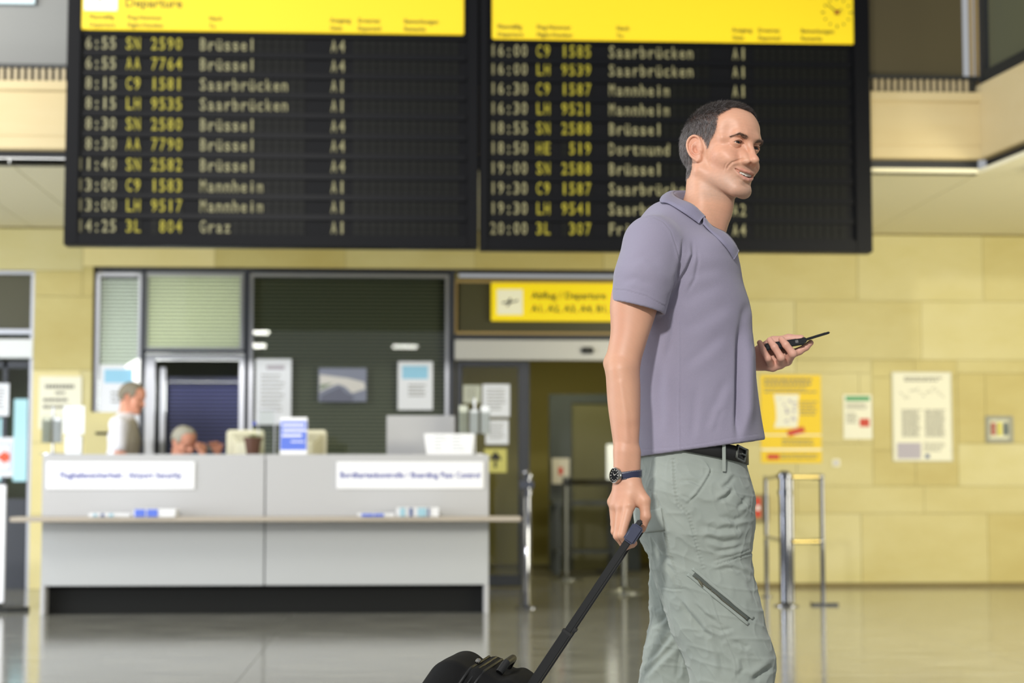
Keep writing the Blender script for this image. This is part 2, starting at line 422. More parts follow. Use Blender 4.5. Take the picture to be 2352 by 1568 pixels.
# closed office behind the screen
off = MB(); ox0, ox1 = O1[0] - .3, PX(1036, YF)
off.box(ox0, ox1, YF + 1.6, YF + 1.65, 0, 3.1); off.box(ox0 - .05, ox0, YF + .3, YF + 1.65, 0, 3.1); off.box(ox1, ox1 + .04, YF + .12, YF + 1.65, 0, 3.1); off.box(ox0, ox1, YF + .3, YF + 1.65, 3.0, 3.05)
tag(off.build('wall_office', mat('office_wall', S(70, 72, 66), 0.8)), kind='structure')
# transom over the sliding door
t1 = empty('window_4', kind='structure')
R4 = rect(1044, 645, 1620, 769, YF)
mb = MB(); frame(mb, R4, .022, YF - .03, YF + .03); mb.build('window_frame', M['mull_gold'], t1, bevel=.003)
MB().box(R4[0] + .02, R4[1] - .02, YF, YF + .02, R4[2] + .02, R4[3] - .02).build('panel', M['transom'], t1)
# sliding door: header, leaf, sensor, open doorway
d2 = empty('door_2', kind='structure')
hx0, hx1, hz0, hz1 = rect(1044, 782, 1620, 827, YF - .06)
MB().box(hx0, hx1, YF - .10, YF + .06, hz0, hz1).build('header', mat('header_alu', S(206, 206, 204), .35, metal=.3), d2, bevel=.006)
sx, sz = PX(1349, YF - .1, 805), PZ(805, YF - .1, 1349)
MB().box(sx - .055, sx + .055, YF - .14, YF - .10, sz - .03, sz + .03).build('sensor', M['dark'], d2, bevel=.012)
R4 = rect(1048, 829, 1216, 1347, YF - .02); x0, x1, z0, z1 = R4; z0 = .01
mb = MB(); mb.box(x0, x0 + .05, YF - .04, YF, z0, z1); mb.box(x1 - .10, x1, YF - .04, YF, z0, z1); mb.box(x0 + .05, x1 - .10, YF - .04, YF, z1 - .05, z1); mb.box(x0 + .05, x1 - .10, YF - .04, YF, z0, z0 + .10)
mb.build('door_leaf_frame', M['navy'], d2, bevel=.004)
MB().box(x0 + .05, x1 - .10, YF - .025, YF - .018, z0 + .1, z1 - .05).build('pane', M['pane'], d2)
# left entrance
d3 = empty('door_3', kind='structure')
x1 = O0[1]; x0 = x1 - 2.2
mb = MB(); mb.box(x1 - .035, x1, YF - .06, YF + .03, 0, TOPL); mb.box(x0, x1 - .035, YF - .06, YF + .03, TOPL - .03, TOPL); mb.box(x0, x1 - .035, YF - .06, YF + .03, PZ(768, YF, 40), PZ(757, YF, 40))
mb.build('door_frame', M['alu'], d3, bevel=.004)
MB().box(x0, x1 - .035, YF, YF + .02, PZ(757, YF, 40), TOPL - .03).build('transom_pane', M['transom'], d3)
MB().box(x0, x1, YF - .10, YF + .06, PZ(823, YF, 40), PZ(780, YF, 40)).build('header', mat('header_white', S(232, 236, 240), .4), d3, bevel=.006)
mb = MB(); zt = PZ(830, YF, 40); mb.box(x1 - .05, x1, YF - .04, YF, 0, zt); mb.box(PX(6, YF) , PX(17, YF), YF - .04, YF, 0, zt); mb.box(x0, x1 - .05, YF - .04, YF, zt - .06, zt); mb.box(x0, x1 - .05, YF - .04, YF, 0, PZ(1145, YF, 40))
mb.build('door_leaf_frame', M['navy'], d3, bevel=.004)
MB().box(x0, x1 - .05, YF - .025, YF - .018, PZ(1145, YF, 40), zt - .06).build('pane', M['pane'], d3)
# rooms behind the openings
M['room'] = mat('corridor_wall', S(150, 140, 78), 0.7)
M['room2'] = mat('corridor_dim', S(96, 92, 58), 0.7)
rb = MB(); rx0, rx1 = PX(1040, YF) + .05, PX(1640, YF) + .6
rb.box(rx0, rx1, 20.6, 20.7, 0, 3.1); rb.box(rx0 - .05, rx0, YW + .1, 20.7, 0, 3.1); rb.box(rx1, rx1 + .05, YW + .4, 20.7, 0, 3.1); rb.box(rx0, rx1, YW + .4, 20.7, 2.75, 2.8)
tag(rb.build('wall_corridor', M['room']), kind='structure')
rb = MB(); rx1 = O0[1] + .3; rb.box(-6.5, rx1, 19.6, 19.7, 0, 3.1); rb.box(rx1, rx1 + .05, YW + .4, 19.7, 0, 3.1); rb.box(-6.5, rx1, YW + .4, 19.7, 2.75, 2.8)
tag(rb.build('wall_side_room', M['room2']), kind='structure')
area('corridor_lamp', ((O1[1] + PX(1215, YW)) / 2, 18.2, 2.7), ((O1[1] + PX(1215, YW)) / 2, 18.21, 0), 1.4, .4, 34, (1.0, .93, .60))

area('blind_fill', (PX(400, YF) , YF + 1.1, 1.75), (PX(400, YF), YF + .1, 2.35), 1.4, .4, 26, (0.97, 1.0, 0.93))  # fill light added behind the blinds so their slats read paler
# ================================================================== DEPARTURE BOARDS
YB = 12.72
M['board'] = mat('board_housing', S(10, 11, 15), 0.42, spec=.12)
M['board_face'] = mat('board_face', S(11, 12, 16), 0.35, spec=.12)
M['flap'] = mat('flap', S(17, 18, 16), 0.38, spec=.12)
M['flap_b'] = mat('flap_blank', S(17, 18, 16), 0.38, spec=.12)
M['yellow_lit'] = mat('yellow_backlit', S(236, 206, 8), 0.45, emis=0.10)
M['white_lit'] = mat('white_backlit', S(250, 248, 235), 0.4, emis=0.15)
M['ink'] = mat('ink_black', S(30, 28, 20), 0.5)
M['ink_soft'] = mat('ink_soft', S(120, 104, 10), 0.5)
M['ink_cap'] = mat('ink_caption', S(110, 94, 8), 0.5)
M['txt_w'] = mat('letter_white', S(138, 133, 96), 0.5)
M['txt_y'] = mat('letter_yellow', S(154, 144, 16), 0.5)
PLANE_UP = [(-1, .06), (-.2, .12), (.05, .5), (.2, .5), (.12, .1), (.55, .06), (.95, .25), (1.05, .2), (.9, -.02), (.1, -.12), (-.35, -.55), (-.5, -.5), (-.2, -.08), (-.95, -.12)]
def plane_icon(mb, cx, cz, Y, s, ang=0.5, mi=0):
    ca, sa = math.cos(ang), math.sin(ang)
    vs = [(cx + (p[0] * ca - p[1] * sa) * s, Y, cz + (p[0] * sa + p[1] * ca) * s) for p in PLANE_UP]
    n = len(vs); vs2 = [(v[0], v[1] + .001, v[2]) for v in vs]
    mb.add(vs + vs2, [tuple(range(n)), tuple(range(2 * n - 1, n - 1, -1))] + [(i, (i + 1) % n, n + (i + 1) % n, n + i) for i in range(n)], mi)
def board(name, label, x0, x1, ytop, ybot, panelL, panelR, yhead, rowpx, rows_, xcols, x_left, header, cp=18.8):
    X0, X1, Z0, _ = rect(x0, 500, x1, ybot, YB); Z1 = PZ(ytop, YB)
    root = empty(name, label, 'board', 'flight boards', loc=((X0 + X1) / 2, YB, Z0))
    mb = MB(); w = .10
    mb.box(X0, X1, YB + .03, YB + .12, Z0, Z1)
    mb.box(X0, PX(panelL, YB) - .03, YB - .02, YB + .03, Z0, Z1); mb.box(PX(panelR, YB) + .02, X1, YB - .02, YB + .03, Z0, Z1)
    mb.box(PX(panelL, YB) - .03, PX(panelR, YB) + .02, YB - .02, YB + .03, Z0, Z0 + .085)
    part(mb.build('housing', M['board'], bevel=.006), root)
    # row rails (raised bars between flap rows)
    sx = 4200.0 / (YB * 1.0)
    cell_w = (PX(1016, YB) - PX(1000, YB)) * cp / 16 * .97
    rowz = [PZ(p, YB, x_left + 150) for p in rowpx]; ph = (rowz[0] - rowz[-1]) / (len(rowz) - 1)
    XL, XR = PX(panelL, YB), PX(panelR, YB)
    rm = MB()
    for k, z in enumerate(rowz): rm.box(XL - .02, XR + .01, YB + .004, YB + .03, z - ph * .5 - ph * .13, z - ph * .5 + ph * .13)
    rm.box(XL - .02, XR + .01, YB + .004, YB + .03, rowz[0] + ph * .40, rowz[0] + ph * .56)
    part(rm.build('row_rail', M['board_face']), root)
    # flaps
    hh = ph * .37
    fm = MB(); g = .0012
    for a, b_ in ((-hh, -g), (g, hh)): fm.box(-cell_w / 2 + .0025, cell_w / 2 - .0025, -.008, 0, a, b_)
    fo = fm.build('flap', M['flap']); firstf = [fo]
    def flap(X, z):
        if firstf: o = firstf.pop()
        else: o = bpy.data.objects.new('flap', fo.data); C.objects.link(o)
        o.parent = root; o.location = Vector((X, YB + .03, z)) - root.location
        return o
    blank = MB()
    for r_, (tm, al, no, dest, gate) in enumerate(rows_):
        z = rowz[r_]; tw = MB(); ty = MB()
        pz = rowpx[r_]
        def put(txt, startpx, n, mb2, right=False, pitch=cp):
            t = txt.rjust(n) if right else txt.ljust(n)
            for i, ch in enumerate(t):
                X = PX(startpx + (i + .5) * pitch, YB, pz)
                if ch == ':' :
                    X = PX(startpx + (i + .5) * pitch, YB, pz)
                flap(X, z)
                if ch != ' ': text_on(mb2, ch, X, z, YB + .0195, ph * .60, None if ch in 'il1:.' else cell_w * .72, bold=.01)
        put(tm, xcols[0], 5, tw, True)
        put(al, xcols[1], 2, ty); put(no, xcols[2], 4, ty, True)
        put(dest, xcols[3], max(13, len(dest)), tw); put(gate, xcols[4], 2, tw)
        px = xcols[4] + 3.3 * cp
        while px < panelR - cp:
            X = PX(px, YB, pz)
            for a, b_ in ((-hh, -g), (g, hh)): blank.box(X - cell_w / 2 + .0025, X + cell_w / 2 - .0025, YB + .022, YB + .03, z + a, z + b_)
            px += cp
        if tw.v: part(tw.build('lettering', M['txt_w']), root)
        if ty.v: part(ty.build('lettering', M['txt_y']), root)
    bo = part(blank.build('blank_flaps', M['flap_b']), root); bo['kind'] = 'stuff'
    # yellow heading
    hx0, hx1 = PX(panelL, YB, 60), PX(panelR, YB, 80)
    hz0 = PZ(yhead, YB, (panelL + panelR) / 2); hz1 = Z1 - .1
    hd = MB().box(hx0, hx1, YB - .012, YB + .03, hz0, hz1).build('yellow_heading', M['yellow_lit'], bevel=.008)
    part(hd, root)
    ty = MB(); Yt = YB - .0150
    for (px, l1, l2) in header:
        for kk, l in enumerate((l1, l2)):
            if not l: continue
            v, f_ = glyphs(l, 1, 0.015, 'LEFT'); cap = .032
            vs = [(PX(px, YB, 50) + q[0] * cap / .7 * .95, Yt, hz0 + .087 - kk * .055 + q[1] * cap / .7) for q in v]; ty.add(vs, f_)
    part(ty.build('heading_captions', M['ink_cap']), root)
    return root, hx0, hx1, hz0
L_ROWS = [("6:55", "SN", "2590", "Brüssel", "A4"), ("6:55", "AA", "7764", "Brüssel", "A4"), ("8:15", "C9", "1581", "Saarbrücken", "A1"), ("8:15", "LH", "9535", "Saarbrücken", "A1"),
          ("8:30", "SN", "2580", "Brüssel", "A4"), ("8:30", "AA", "7790", "Brüssel", "A4"), ("11:40", "SN", "2582", "Brüssel", "A4"), ("13:00", "C9", "1583", "Mannheim", "A1"),
          ("13:00", "LH", "9517", "Mannheim", "A1"), ("14:25", "3L", "804", "Graz", "A1")]
R_ROWS = [("16:00", "C9", "1585", "Saarbrücken", "A1"), ("16:00", "LH", "9539", "Saarbrücken", "A1"), ("16:30", "C9", "1587", "Mannheim", "A1"), ("16:30", "LH", "9521", "Mannheim", "A1"),
          ("18:55", "SN", "2588", "Brüssel", "A4"), ("18:50", "HE", "519", "Dortmund", "A1"), ("19:00", "SN", "2588", "Brüssel", "A4"), ("19:30", "C9", "1587", "Saarbrücken", "A1"),
          ("19:30", "LH", "9541", "Saarbrücken", "A2"), ("20:00", "3L", "307", "Friedrichshafen", "A4")]
CAP = lambda a: [(a[0], "Planmäßig", "Departure"), (a[1], "Flug-Nummer", "Flight-Number"), (a[2], "Nach", "To"), (a[3], "Ausgang", "Gate"), (a[4], "Erwartet", "Expected"), (a[5], "Bemerkungen", "Remarks")]
bl, hx0, hx1, hz0 = board('departure_board', 'black split-flap departure board on the left, its heading reading Departure', 147, 1098, -180, 567, 181, 1066, 74,
      [100, 146, 192, 238, 285, 331, 378, 426, 472, 520], L_ROWS, (174, 286, 344, 456, 757), 180, CAP((205, 292, 480, 758, 822, 928)))
# white square with the plane sign and the word Departure
ib = MB(); X = PX(194, YB, 10); X2 = PX(271, YB, 10); z = PZ(26, YB, 230); ib.box(X, X2, YB - .018, YB - .012, z, z + (X2 - X))
part(ib.build('pictogram_tile', M['white_lit'], bevel=.003), bl)
t = MB(); plane_icon(t, (X + X2) / 2, z + (X2 - X) / 2, YB - .0205, .085); part(t.build('plane_pictogram', M['ink']), bl)
t = MB(); v, f_ = glyphs('Departure', 1, 0.02, 'LEFT'); cap = .066
t.add([(PX(287, YB, 8) + q[0] * cap / .7, YB - .0135, PZ(9, YB, 350) + q[1] * cap / .7) for q in v], f_)
v, f_ = glyphs('Abflug', 1, 0.02, 'LEFT')
t.add([(PX(287, YB, 8) + q[0] * cap / .7, YB - .0135, PZ(9, YB, 350) + .12 + q[1] * cap / .7) for q in v], f_)
part(t.build('heading_lettering', M['ink_cap']), bl)
br, hx0, hx1, hz0 = board('departure_board', 'black split-flap departure board on the right, with a clock in its yellow heading', 1102, 2003, -180, 577, 1130, 1966, 96,
      [120, 162, 207, 252, 297, 343, 389, 435, 481, 527], R_ROWS, (1124, 1230, 1288, 1397, 1681), 1300, CAP((1142, 1232, 1415, 1680, 1740, 1838)), cp=18.0)
# clock
cxk, czk = PX(1921, YB, 30), PZ(30, YB, 1921); ck = MB(); rk = .112
for k in range(12):
    a = k * math.pi / 6; d = Vector((math.sin(a), 0, math.cos(a))); n_ = Vector((d.z, 0, -d.x)); p = Vector((cxk, YB - .016, czk)) + d * rk * .8; q = p + d * rk * (.2 if k % 3 == 0 else .14); w = n_ * .0055
    ck.add([p - w, p + w, q + w, q - w, p - w + Vector((0, .003, 0)), p + w + Vector((0, .003, 0)), q + w + Vector((0, .003, 0)), q - w + Vector((0, .003, 0))], [(0, 1, 2, 3), (7, 6, 5, 4), (0, 1, 5, 4), (2, 3, 7, 6), (0, 3, 7, 4), (1, 2, 6, 5)])
part(ck.build('clock_marks', M['ink_cap']), br)
hnd = MB()
for a, ln, w_ in ((math.radians(-50), .092, .0045), (math.radians(55), .04, .0065)):
    d = Vector((math.sin(a), 0, math.cos(a))); n_ = Vector((d.z, 0, -d.x)); p = Vector((cxk, YB - .02, czk)) - d * .02; q = p + d * (ln + .02); w = n_ * w_; e = Vector((0, .003, 0))
    hnd.add([p - w, p + w, q + w * .5, q - w * .5, p - w + e, p + w + e, q + w * .5 + e, q - w * .5 + e], [(0, 1, 2, 3), (7, 6, 5, 4), (0, 1, 5, 4), (2, 3, 7, 6), (0, 3, 7, 4), (1, 2, 6, 5)])
part(hnd.build('clock_hand', M['ink']), br)
hnd = MB().prism([(cxk + .016 * math.cos(k * .524), czk + .016 * math.sin(k * .524)) for k in range(12)], 'y', YB - .024, YB - .02)
part(hnd.build('clock_hub', mat('red_brown', S(150, 60, 10), .5)), br)
# hangers: the boards hang from the gallery fascia on brackets
for root, pxs in ((bl, (300, 950)), (br, (1250, 1850))):
    for p in pxs:
        part(MB().box(PX(p, YB) - .03, PX(p, YB) + .03, YB + .12, YS - .06, PZ(300, YB), PZ(270, YB)).build('bracket', M['board']), root)

# ================================================================== COUNTER
YC = 13.15
M['cgrey'] = mat('counter_grey', S(180, 180, 181), 0.4)
M['cgrey2'] = mat('counter_grey_low', S(176, 178, 179), 0.4)
M['cshelf'] = mat('counter_shelf', S(174, 164, 150), 0.35)
M['kick'] = mat('kick_dark', S(17, 18, 17), 0.6, spec=.2)
M['white'] = mat('white_plastic', S(238, 238, 240), 0.4)
M['txt_blue'] = mat('text_blue', S(24, 44, 150), 0.5)
ct = empty('service_counter', 'long light grey service counter with two white signs and dark kick recess', 'counter', loc=(PX(610, YC), YC, 0))
cx0, cx1 = PX(99, YC), PX(1123, YC); zt = PZ(1043, YC, 600); zsh = PZ(1192, YC, 600); xm = PX(610, YC)
zl0 = PZ(1344, YC, 600); CD = .75
mb = MB()
part(MB().box(cx0, xm - .004, YC, YC + .03, zsh - .0, zt).build('front_panel', M['cgrey'], bevel=.003), ct)
part(MB().box(xm + .004, cx1, YC, YC + .03, zsh - .0, zt).build('front_panel', M['cgrey'], bevel=.003), ct)
part(MB().box(cx0, xm - .004, YC + .012, YC + .04, zl0, zsh - .02).build('lower_panel', M['cgrey2'], bevel=.003), ct)
part(MB().box(xm + .004, cx1, YC + .012, YC + .04, zl0, zsh - .02).build('lower_panel', M['cgrey2'], bevel=.003), ct)
part(MB().box(cx0, cx1 , YC + .03, YC + .40, zt - .03, zt).build('ledge', M['cgrey'], bevel=.003), ct)
part(MB().box(cx0, cx1 , YC + .10, YC + CD, .68, .71).build('desk_top', M['cgrey'], bevel=.003), ct)
for x in (cx0, cx1 - .035):
    part(MB().box(x, x + .035, YC + .031, YC + CD, 0, zt - .001).build('side_panel', M['cgrey'], bevel=.003), ct)
part(MB().box(cx0 + .0, cx0 + .03, YC + .0, YC + .03, 0, zl0).build('foot', M['cgrey'], bevel=.002), ct)
part(MB().box(cx1 - .03, cx1, YC + .0, YC + .03, 0, zl0).build('foot', M['cgrey'], bevel=.002), ct)
part(MB().box(cx0 + .036, cx1 - .036, YC + .12, YC + .15, 0, zl0 + .1).build('kick_board', M['kick']), ct)
part(MB().box(cx0 + .001, cx1 - .001, YC + .035, YC + .05, zl0 - .0, zt - .04).build('inner_panel', M['kick']), ct)
part(MB().box(PX(27, YC - .24), PX(1197, YC - .24), YC - .26, YC - .001, zsh - .012, zsh + .022).build('bag_shelf', M['cshelf'], bevel=.006), ct)
def sign_plate(px, text, name='sign', wtext=.82, th=.045):
    x0, x1, z0, z1 = rect(*px, YC)
    s = part(MB().box(x0, x1, YC - .012, YC - .0005, z0, z1).build(name, M['white'], bevel=.003), ct)
    s['label'] = 'white plate with blue text ' + text.replace('/', 'and')
    t = MB(); text_on(t, text, (x0 + x1) / 2, (z0 + z1) / 2, YC - .0135, th, (x1 - x0) * wtext, bold=.02)
    l = t.build('lettering', M['txt_blue']); l.parent = s
sign_plate((107, 1060, 448, 1123), 'Flughafensicherheit / Airport Security')
sign_plate((773, 1060, 1111, 1122), 'Bordkartenkontrolle / Boarding Pass Control', wtext=.95)

# leaflets on the bag shelf ------------------------------------------
YL = YC - .17; zs = zsh + .0225
def brochure_stack(px0, px1, ytop, label, cols, grp='leaflet stacks on the counter shelf'):
    x0, x1 = PX(px0, YL), PX(px1, YL); z1 = PZ(ytop, YL, px0)
    r = empty('leaflet_stack', label, 'leaflets', grp, loc=((x0 + x1) / 2, YL, zs))
    n = max(3, int((z1 - zs) / .010)); random.seed(px0)
    for i in range(n):
        za, zb = zs + (z1 - zs) * i / n, zs + (z1 - zs) * (i + 1) / n - .0008
        dx, dy = random.uniform(-.006, .006), random.uniform(-.004, .004)
        part(MB().box(x0 + dx, x1 + dx, YL - .10 + dy, YL + .10 + dy, za, zb).build('leaflet', M['white'], bevel=.001), r)
    for (a, b_, m) in cols:
        part(MB().box(x0 + (x1 - x0) * a, x0 + (x1 - x0) * b_, YL - .1065, YL - .1055 + .001, zs + .002, z1 - .002).build('printed_band', m), r)
M['pblue'] = mat('print_blue', S(88, 116, 214), .5); M['pteal'] = mat('print_teal', S(150, 190, 205), .5); M['pnavy'] = mat('print_navy', S(70, 90, 140), .5)
brochure_stack(212, 306, 1178, 'low white leaflet stack with thin teal bands, leftmost on the counter shelf', [(.12, .2, M['pteal']), (.3, .38, M['pnavy']), (.5, .6, M['pteal'])])
brochure_stack(314, 410, 1168, 'taller leaflet stack with a blue block on its left half, second from the left', [(.03, .28, M['pblue']), (.32, .58, M['pblue'])])
brochure_stack(824, 908, 1178, 'low leaflet stack with a wide blue block, left one below the boarding pass sign', [(.1, .42, M['pblue']), (.44, .7, M['pblue'])])
brochure_stack(912, 1008, 1165, 'taller white leaflet stack with navy bands, rightmost on the counter shelf', [(.08, .2, M['pteal']), (.3, .38, M['pnavy']), (.5, .7, M['pteal']), (.74, .78, M['pnavy'])])

# things standing on the ledge ---------------------------------------
YT = YC + .2; ztop = zt
def R5(px, Y=YT): return rect(*px, Y)
# blue notice stand
x0, x1, z0, z1 = R5((643, 958, 706, 1044), YC + .10); z0 = ztop
r = empty('notice_stand', 'small upright blue and white notice standing on the counter near its middle seam', 'notice', loc=((x0 + x1) / 2, YC + .1, ztop))
part(MB().prism([(YC + .08, z0), (YC + .105, z1), (YC + .115, z1), (YC + .18, z0)], 'x', x0, x1).build('stand', M['white'], bevel=.002), r)
def on_slope(t): return YC + .0785 + .025 * t
for (a, b_, mm, xa, xb) in ((.12, .90, M['pblue'], .02, .97), (.76, .82, M['white'], .08, .9), (.62, .68, M['white'], .1, .95), (.48, .54, M['white'], .08, .8), (.33, .36, M['white'], .4, .9)):
    k = .0015 if mm is M['white'] else .0
    za, zb = z0 + (z1 - z0) * a, z0 + (z1 - z0) * b_
    part(MB().prism([(on_slope(a) - k, za), (on_slope(b_) - k, zb), (on_slope(b_) + .003, zb), (on_slope(a) + .003, za)], 'x', x0 + (x1 - x0) * xa, x0 + (x1 - x0) * xb).build('print', mm), r)
# plant pot with small flower
pxc = PX(581, YT); r = empty('potted_plant', 'brown flower pot with a small pale plant on the counter', 'plant', loc=(pxc, YT, ztop))
part(MB().lathe([(.045, 0), (.062, .105), (.068, .105), (.068, .125), (.058, .125), (.055, .10)], 24, (pxc, YT, ztop)).build('pot', mat('pot_brown', S(84, 52, 36), .6), smooth=True), r)
part(MB().lathe([(.056, .10), (.02, .112)], 16, (pxc, YT, ztop)).build('soil', M['kick']), r)
lf = mat('leaf_pale', S(168, 180, 130), .6); random.seed(3)
for k in range(16):
    a = random.uniform(0, 6.28); l = random.uniform(.05, .09); up = random.uniform(.3, 1.0)
    p0 = Vector((pxc, YT, ztop + .11)); d = Vector((math.cos(a), math.sin(a), up * 1.2)).normalized(); s_ = d.cross(Vector((0, 0, 1))).normalized() * .012
    p1 = p0 + d * l * .5; p2 = p0 + d * l + Vector((0, 0, -.012))
    part(MB().add([p0, p1 + s_, p2, p1 - s_, p1 + Vector((0, 0, -.003))], [(0, 1, 4), (1, 2, 4), (2, 3, 4), (3, 0, 4)]).build('leaf', lf), r)
part(MB().lathe([(.004, .02), (.012, .01), (.014, 0), (.008, -.008)][::-1], 10, (pxc + .01, YT, ztop + .22)).build('blossom', mat('blossom_blue', S(60, 80, 200), .5), smooth=True), r)
part(MB().tube([(pxc, YT, ztop + .11), (pxc + .01, YT, ztop + .215)], .002, 6).build('stem', lf), r)
# monitors on the desk behind the ledge
M['beige'] = mat('beige_plastic', S(226, 222, 196), .45); M['beige_d'] = mat('beige_side', S(206, 190, 124), .5)
def monitor(px, label, deep, Y=YC + .62):
    x0, x1, z0, z1 = rect(*px, Y); zb = .711
    r = empty('monitor', label, 'monitor', 'beige monitors on the counter desk', loc=((x0 + x1) / 2, Y, zb))
    w = x1 - x0; cz = (z0 + z1) / 2; z0 = z1 - .33
    part(MB().box(x0, x1, Y + .0, Y + .08, z0, z1).build('bezel', M['beige'], bevel=.012), r)
    part(MB().add([(x0 + .02, Y, z0 + .02), (x1 - .02, Y, z0 + .02), (x1 - .02, Y, z1 - .02), (x0 + .02, Y, z1 - .02), (x0 + .09, Y - deep, z0 + .07), (x1 - .09, Y - deep, z0 + .07), (x1 - .09, Y - deep, z1 - .10), (x0 + .09, Y - deep, z1 - .10)],
        [(0, 1, 5, 4), (1, 2, 6, 5), (2, 3, 7, 6), (3, 0, 4, 7), (4, 5, 6, 7), (0, 3, 2, 1)]).build('rear_shell', M['beige'], bevel=.01), r)
    part(MB().box((x0 + x1) / 2 - .1, (x0 + x1) / 2 + .1, Y - .12, Y + .08, zb, zb + .02).box((x0 + x1) / 2 - .04, (x0 + x1) / 2 + .04, Y - .06, Y + .02, zb + .02, z0 + .03).build('foot', M['beige_d'], bevel=.003), r)
    part(MB().box(x0 + .03, x1 - .03, Y + .08, Y + .083, z0 + .03, z1 - .03).build('screen', M['kick']), r)
monitor((520, 987, 606, 1040), 'white backed monitor left of the counter seam, behind the flower pot', .18)
monitor((676, 987, 750, 1040), 'cream backed monitor half hidden behind the blue notice', .2)
# small brown box beside the seam
x0, x1, z0, z1 = R5((612, 1000, 640, 1042), YC + .3)
# a slim acrylic screen with post at the counter seam
x0, x1, z0, z1 = rect(592, 940, 632, 1040, YC + .3)
r = empty('acrylic_sign_holder', 'clear upright sign holder on the counter at its middle seam', 'sign holder', loc=((x0 + x1) / 2, YC + .3, ztop))
part(MB().box(x0, x0 + .006, YC + .29, YC + .31, ztop, z1).box(x1 - .006, x1, YC + .29, YC + .31, ztop, z1).box(x0, x1, YC + .29, YC + .31, z1 - .006, z1).build('frame', M['alu']), r)
part(MB().box(x0 + .006, x1 - .006, YC + .298, YC + .302, ztop, z1 - .006).build('clear_sheet', M['pane']), r)
# grey privacy screen and paper tray at right
x0, x1, z0, z1 = rect(888, 954, 1045, 1040, YC + .5)
r = empty('desk_screen', 'plain light grey screen standing on the right end of the counter desk', 'screen', loc=((x0 + x1) / 2, YC + .5, .711))
part(MB().box(x0, x1, YC + .49, YC + .52, .735, z1).build('board', M['cgrey'], bevel=.004), r)
for x in (x0 + .08, x1 - .08): part(MB().box(x - .02, x + .02, YC + .43, YC + .58, .711, .735).build('foot', M['alu'], bevel=.003), r)
x0, x1, z0, z1 = rect(974, 996, 1088, 1042, YC + .12)
r = empty('leaflet_box', 'white slanted leaflet box on the right end of the counter', 'box', loc=((x0 + x1) / 2, YC + .12, ztop))
part(MB().prism([(x0 + .02, ztop), (x1 - .01, ztop), (x1, z1), (x0, z1)], 'y', YC + .04, YC + .2).build('tray', M['white'], bevel=.003), r)
t = MB(); random.seed(8)
for k in range(5):
    zz = ztop + .03 + k * .024
    for xx in (x0 + .07, x0 + .2): t.box(xx, xx + random.uniform(.05, .1), YC + .0385, YC + .0398, zz, zz + .006)
part(t.build('printed_lines', mat('print_grey', S(170, 178, 186), .5)), r)
def leaflet_rack(label, cx_px, ytop, w, cols, Y, seed):
    cx = PX(cx_px, Y); z1 = PZ(ytop, Y, cx_px)
    r = empty('brochure_rack', label, 'rack', 'wire brochure racks on the counter ends', loc=(cx, Y, ztop)); random.seed(seed)
    part(MB().lathe([(.09, 0), (.09, .008), (.012, .014), (.012, .02)], 20, (cx, Y, ztop)).build('base', M['alu'], smooth=True), r)
    part(MB().tube([(cx, Y, ztop + .01), (cx, Y, z1)], .008, 10).build('stem', M['alu'], smooth=True), r)
    hgt = z1 - ztop - .10
    for k in range(cols):
        x = cx - w / 2 + w * k / cols; ww = w / cols - .008; zz = z1 - .26
        part(MB().box(x, x + ww, Y - .04, Y - .037, zz, zz + .16).box(x, x + ww, Y - .04, Y + .0, zz - .003, zz).box(x, x + ww, Y - .003, Y, zz, zz + .2).box(x, x + .003, Y - .04, Y, zz, zz + .18).box(x + ww - .003, x + ww, Y - .04, Y, zz, zz + .18).build('pocket', M['acr']), r)
        part(MB().box(x + .006, x + ww - .006, Y - .03, Y - .012, zz + .001, zz + random.uniform(.17, .21)).build('leaflet', random.choice([M['paperg'], M['paperw']]), bevel=.001), r)
M['acr'] = glass_mat('acrylic', (.96, .97, .96), .05); M['paperg'] = mat('paper_greyish', S(196, 200, 186), .6); M['paperw'] = mat('paper_white', S(232, 236, 240), .6)
leaflet_rack('clear acrylic brochure rack on the left end of the counter', 122, 934, .15, 2, YC + .25, 1)
leaflet_rack('clear acrylic brochure rack on the right end of the counter', 1090, 915, .24, 3, YC + .30, 2)
# white notice sheet standing by left rack + beige file cabinet
x0, x1, z0, z1 = rect(146, 932, 194, 996, YC + .2)
r = empty('table_notice', 'blank white notice on a small foot, beside the left brochure rack', 'notice', loc=((x0 + x1) / 2, YC + .2, ztop))
part(MB().box(x0, x1, YC + .2, YC + .205, z0, z1).build('sheet', M['paperw']), r)
part(MB().box((x0 + x1) / 2 - .01, (x0 + x1) / 2 + .01, YC + .206, YC + .212, ztop, z1 - .03).box(x0 + .02, x1 - .02, YC + .16, YC + .26, ztop, ztop + .006).build('foot', M['alu']), r)
x0, x1, z0, z1 = rect(152, 1000, 190, 1038, YC + .15)
tag(MB().box(x0, x1, YC + .10, YC + .16, ztop, z1).build('card_box', M['paperw'], bevel=.003), 'small white card box under the blank notice on the counter', 'box')
M['cab'] = mat('cabinet_beige', S(196, 186, 132), .5)
Yk = YC + CD + 1.0
x0, x1, z0, z1 = rect(192, 946, 246, 1200, Yk)
r = empty('filing_cabinet', 'tall beige cabinet behind the left end of the counter', 'cabinet', loc=((x0 + x1) / 2, Yk, 0))
part(MB().box(x0, x1 + .1, Yk, Yk + .4, 0, z1).build('body', M['cab'], bevel=.004), r)
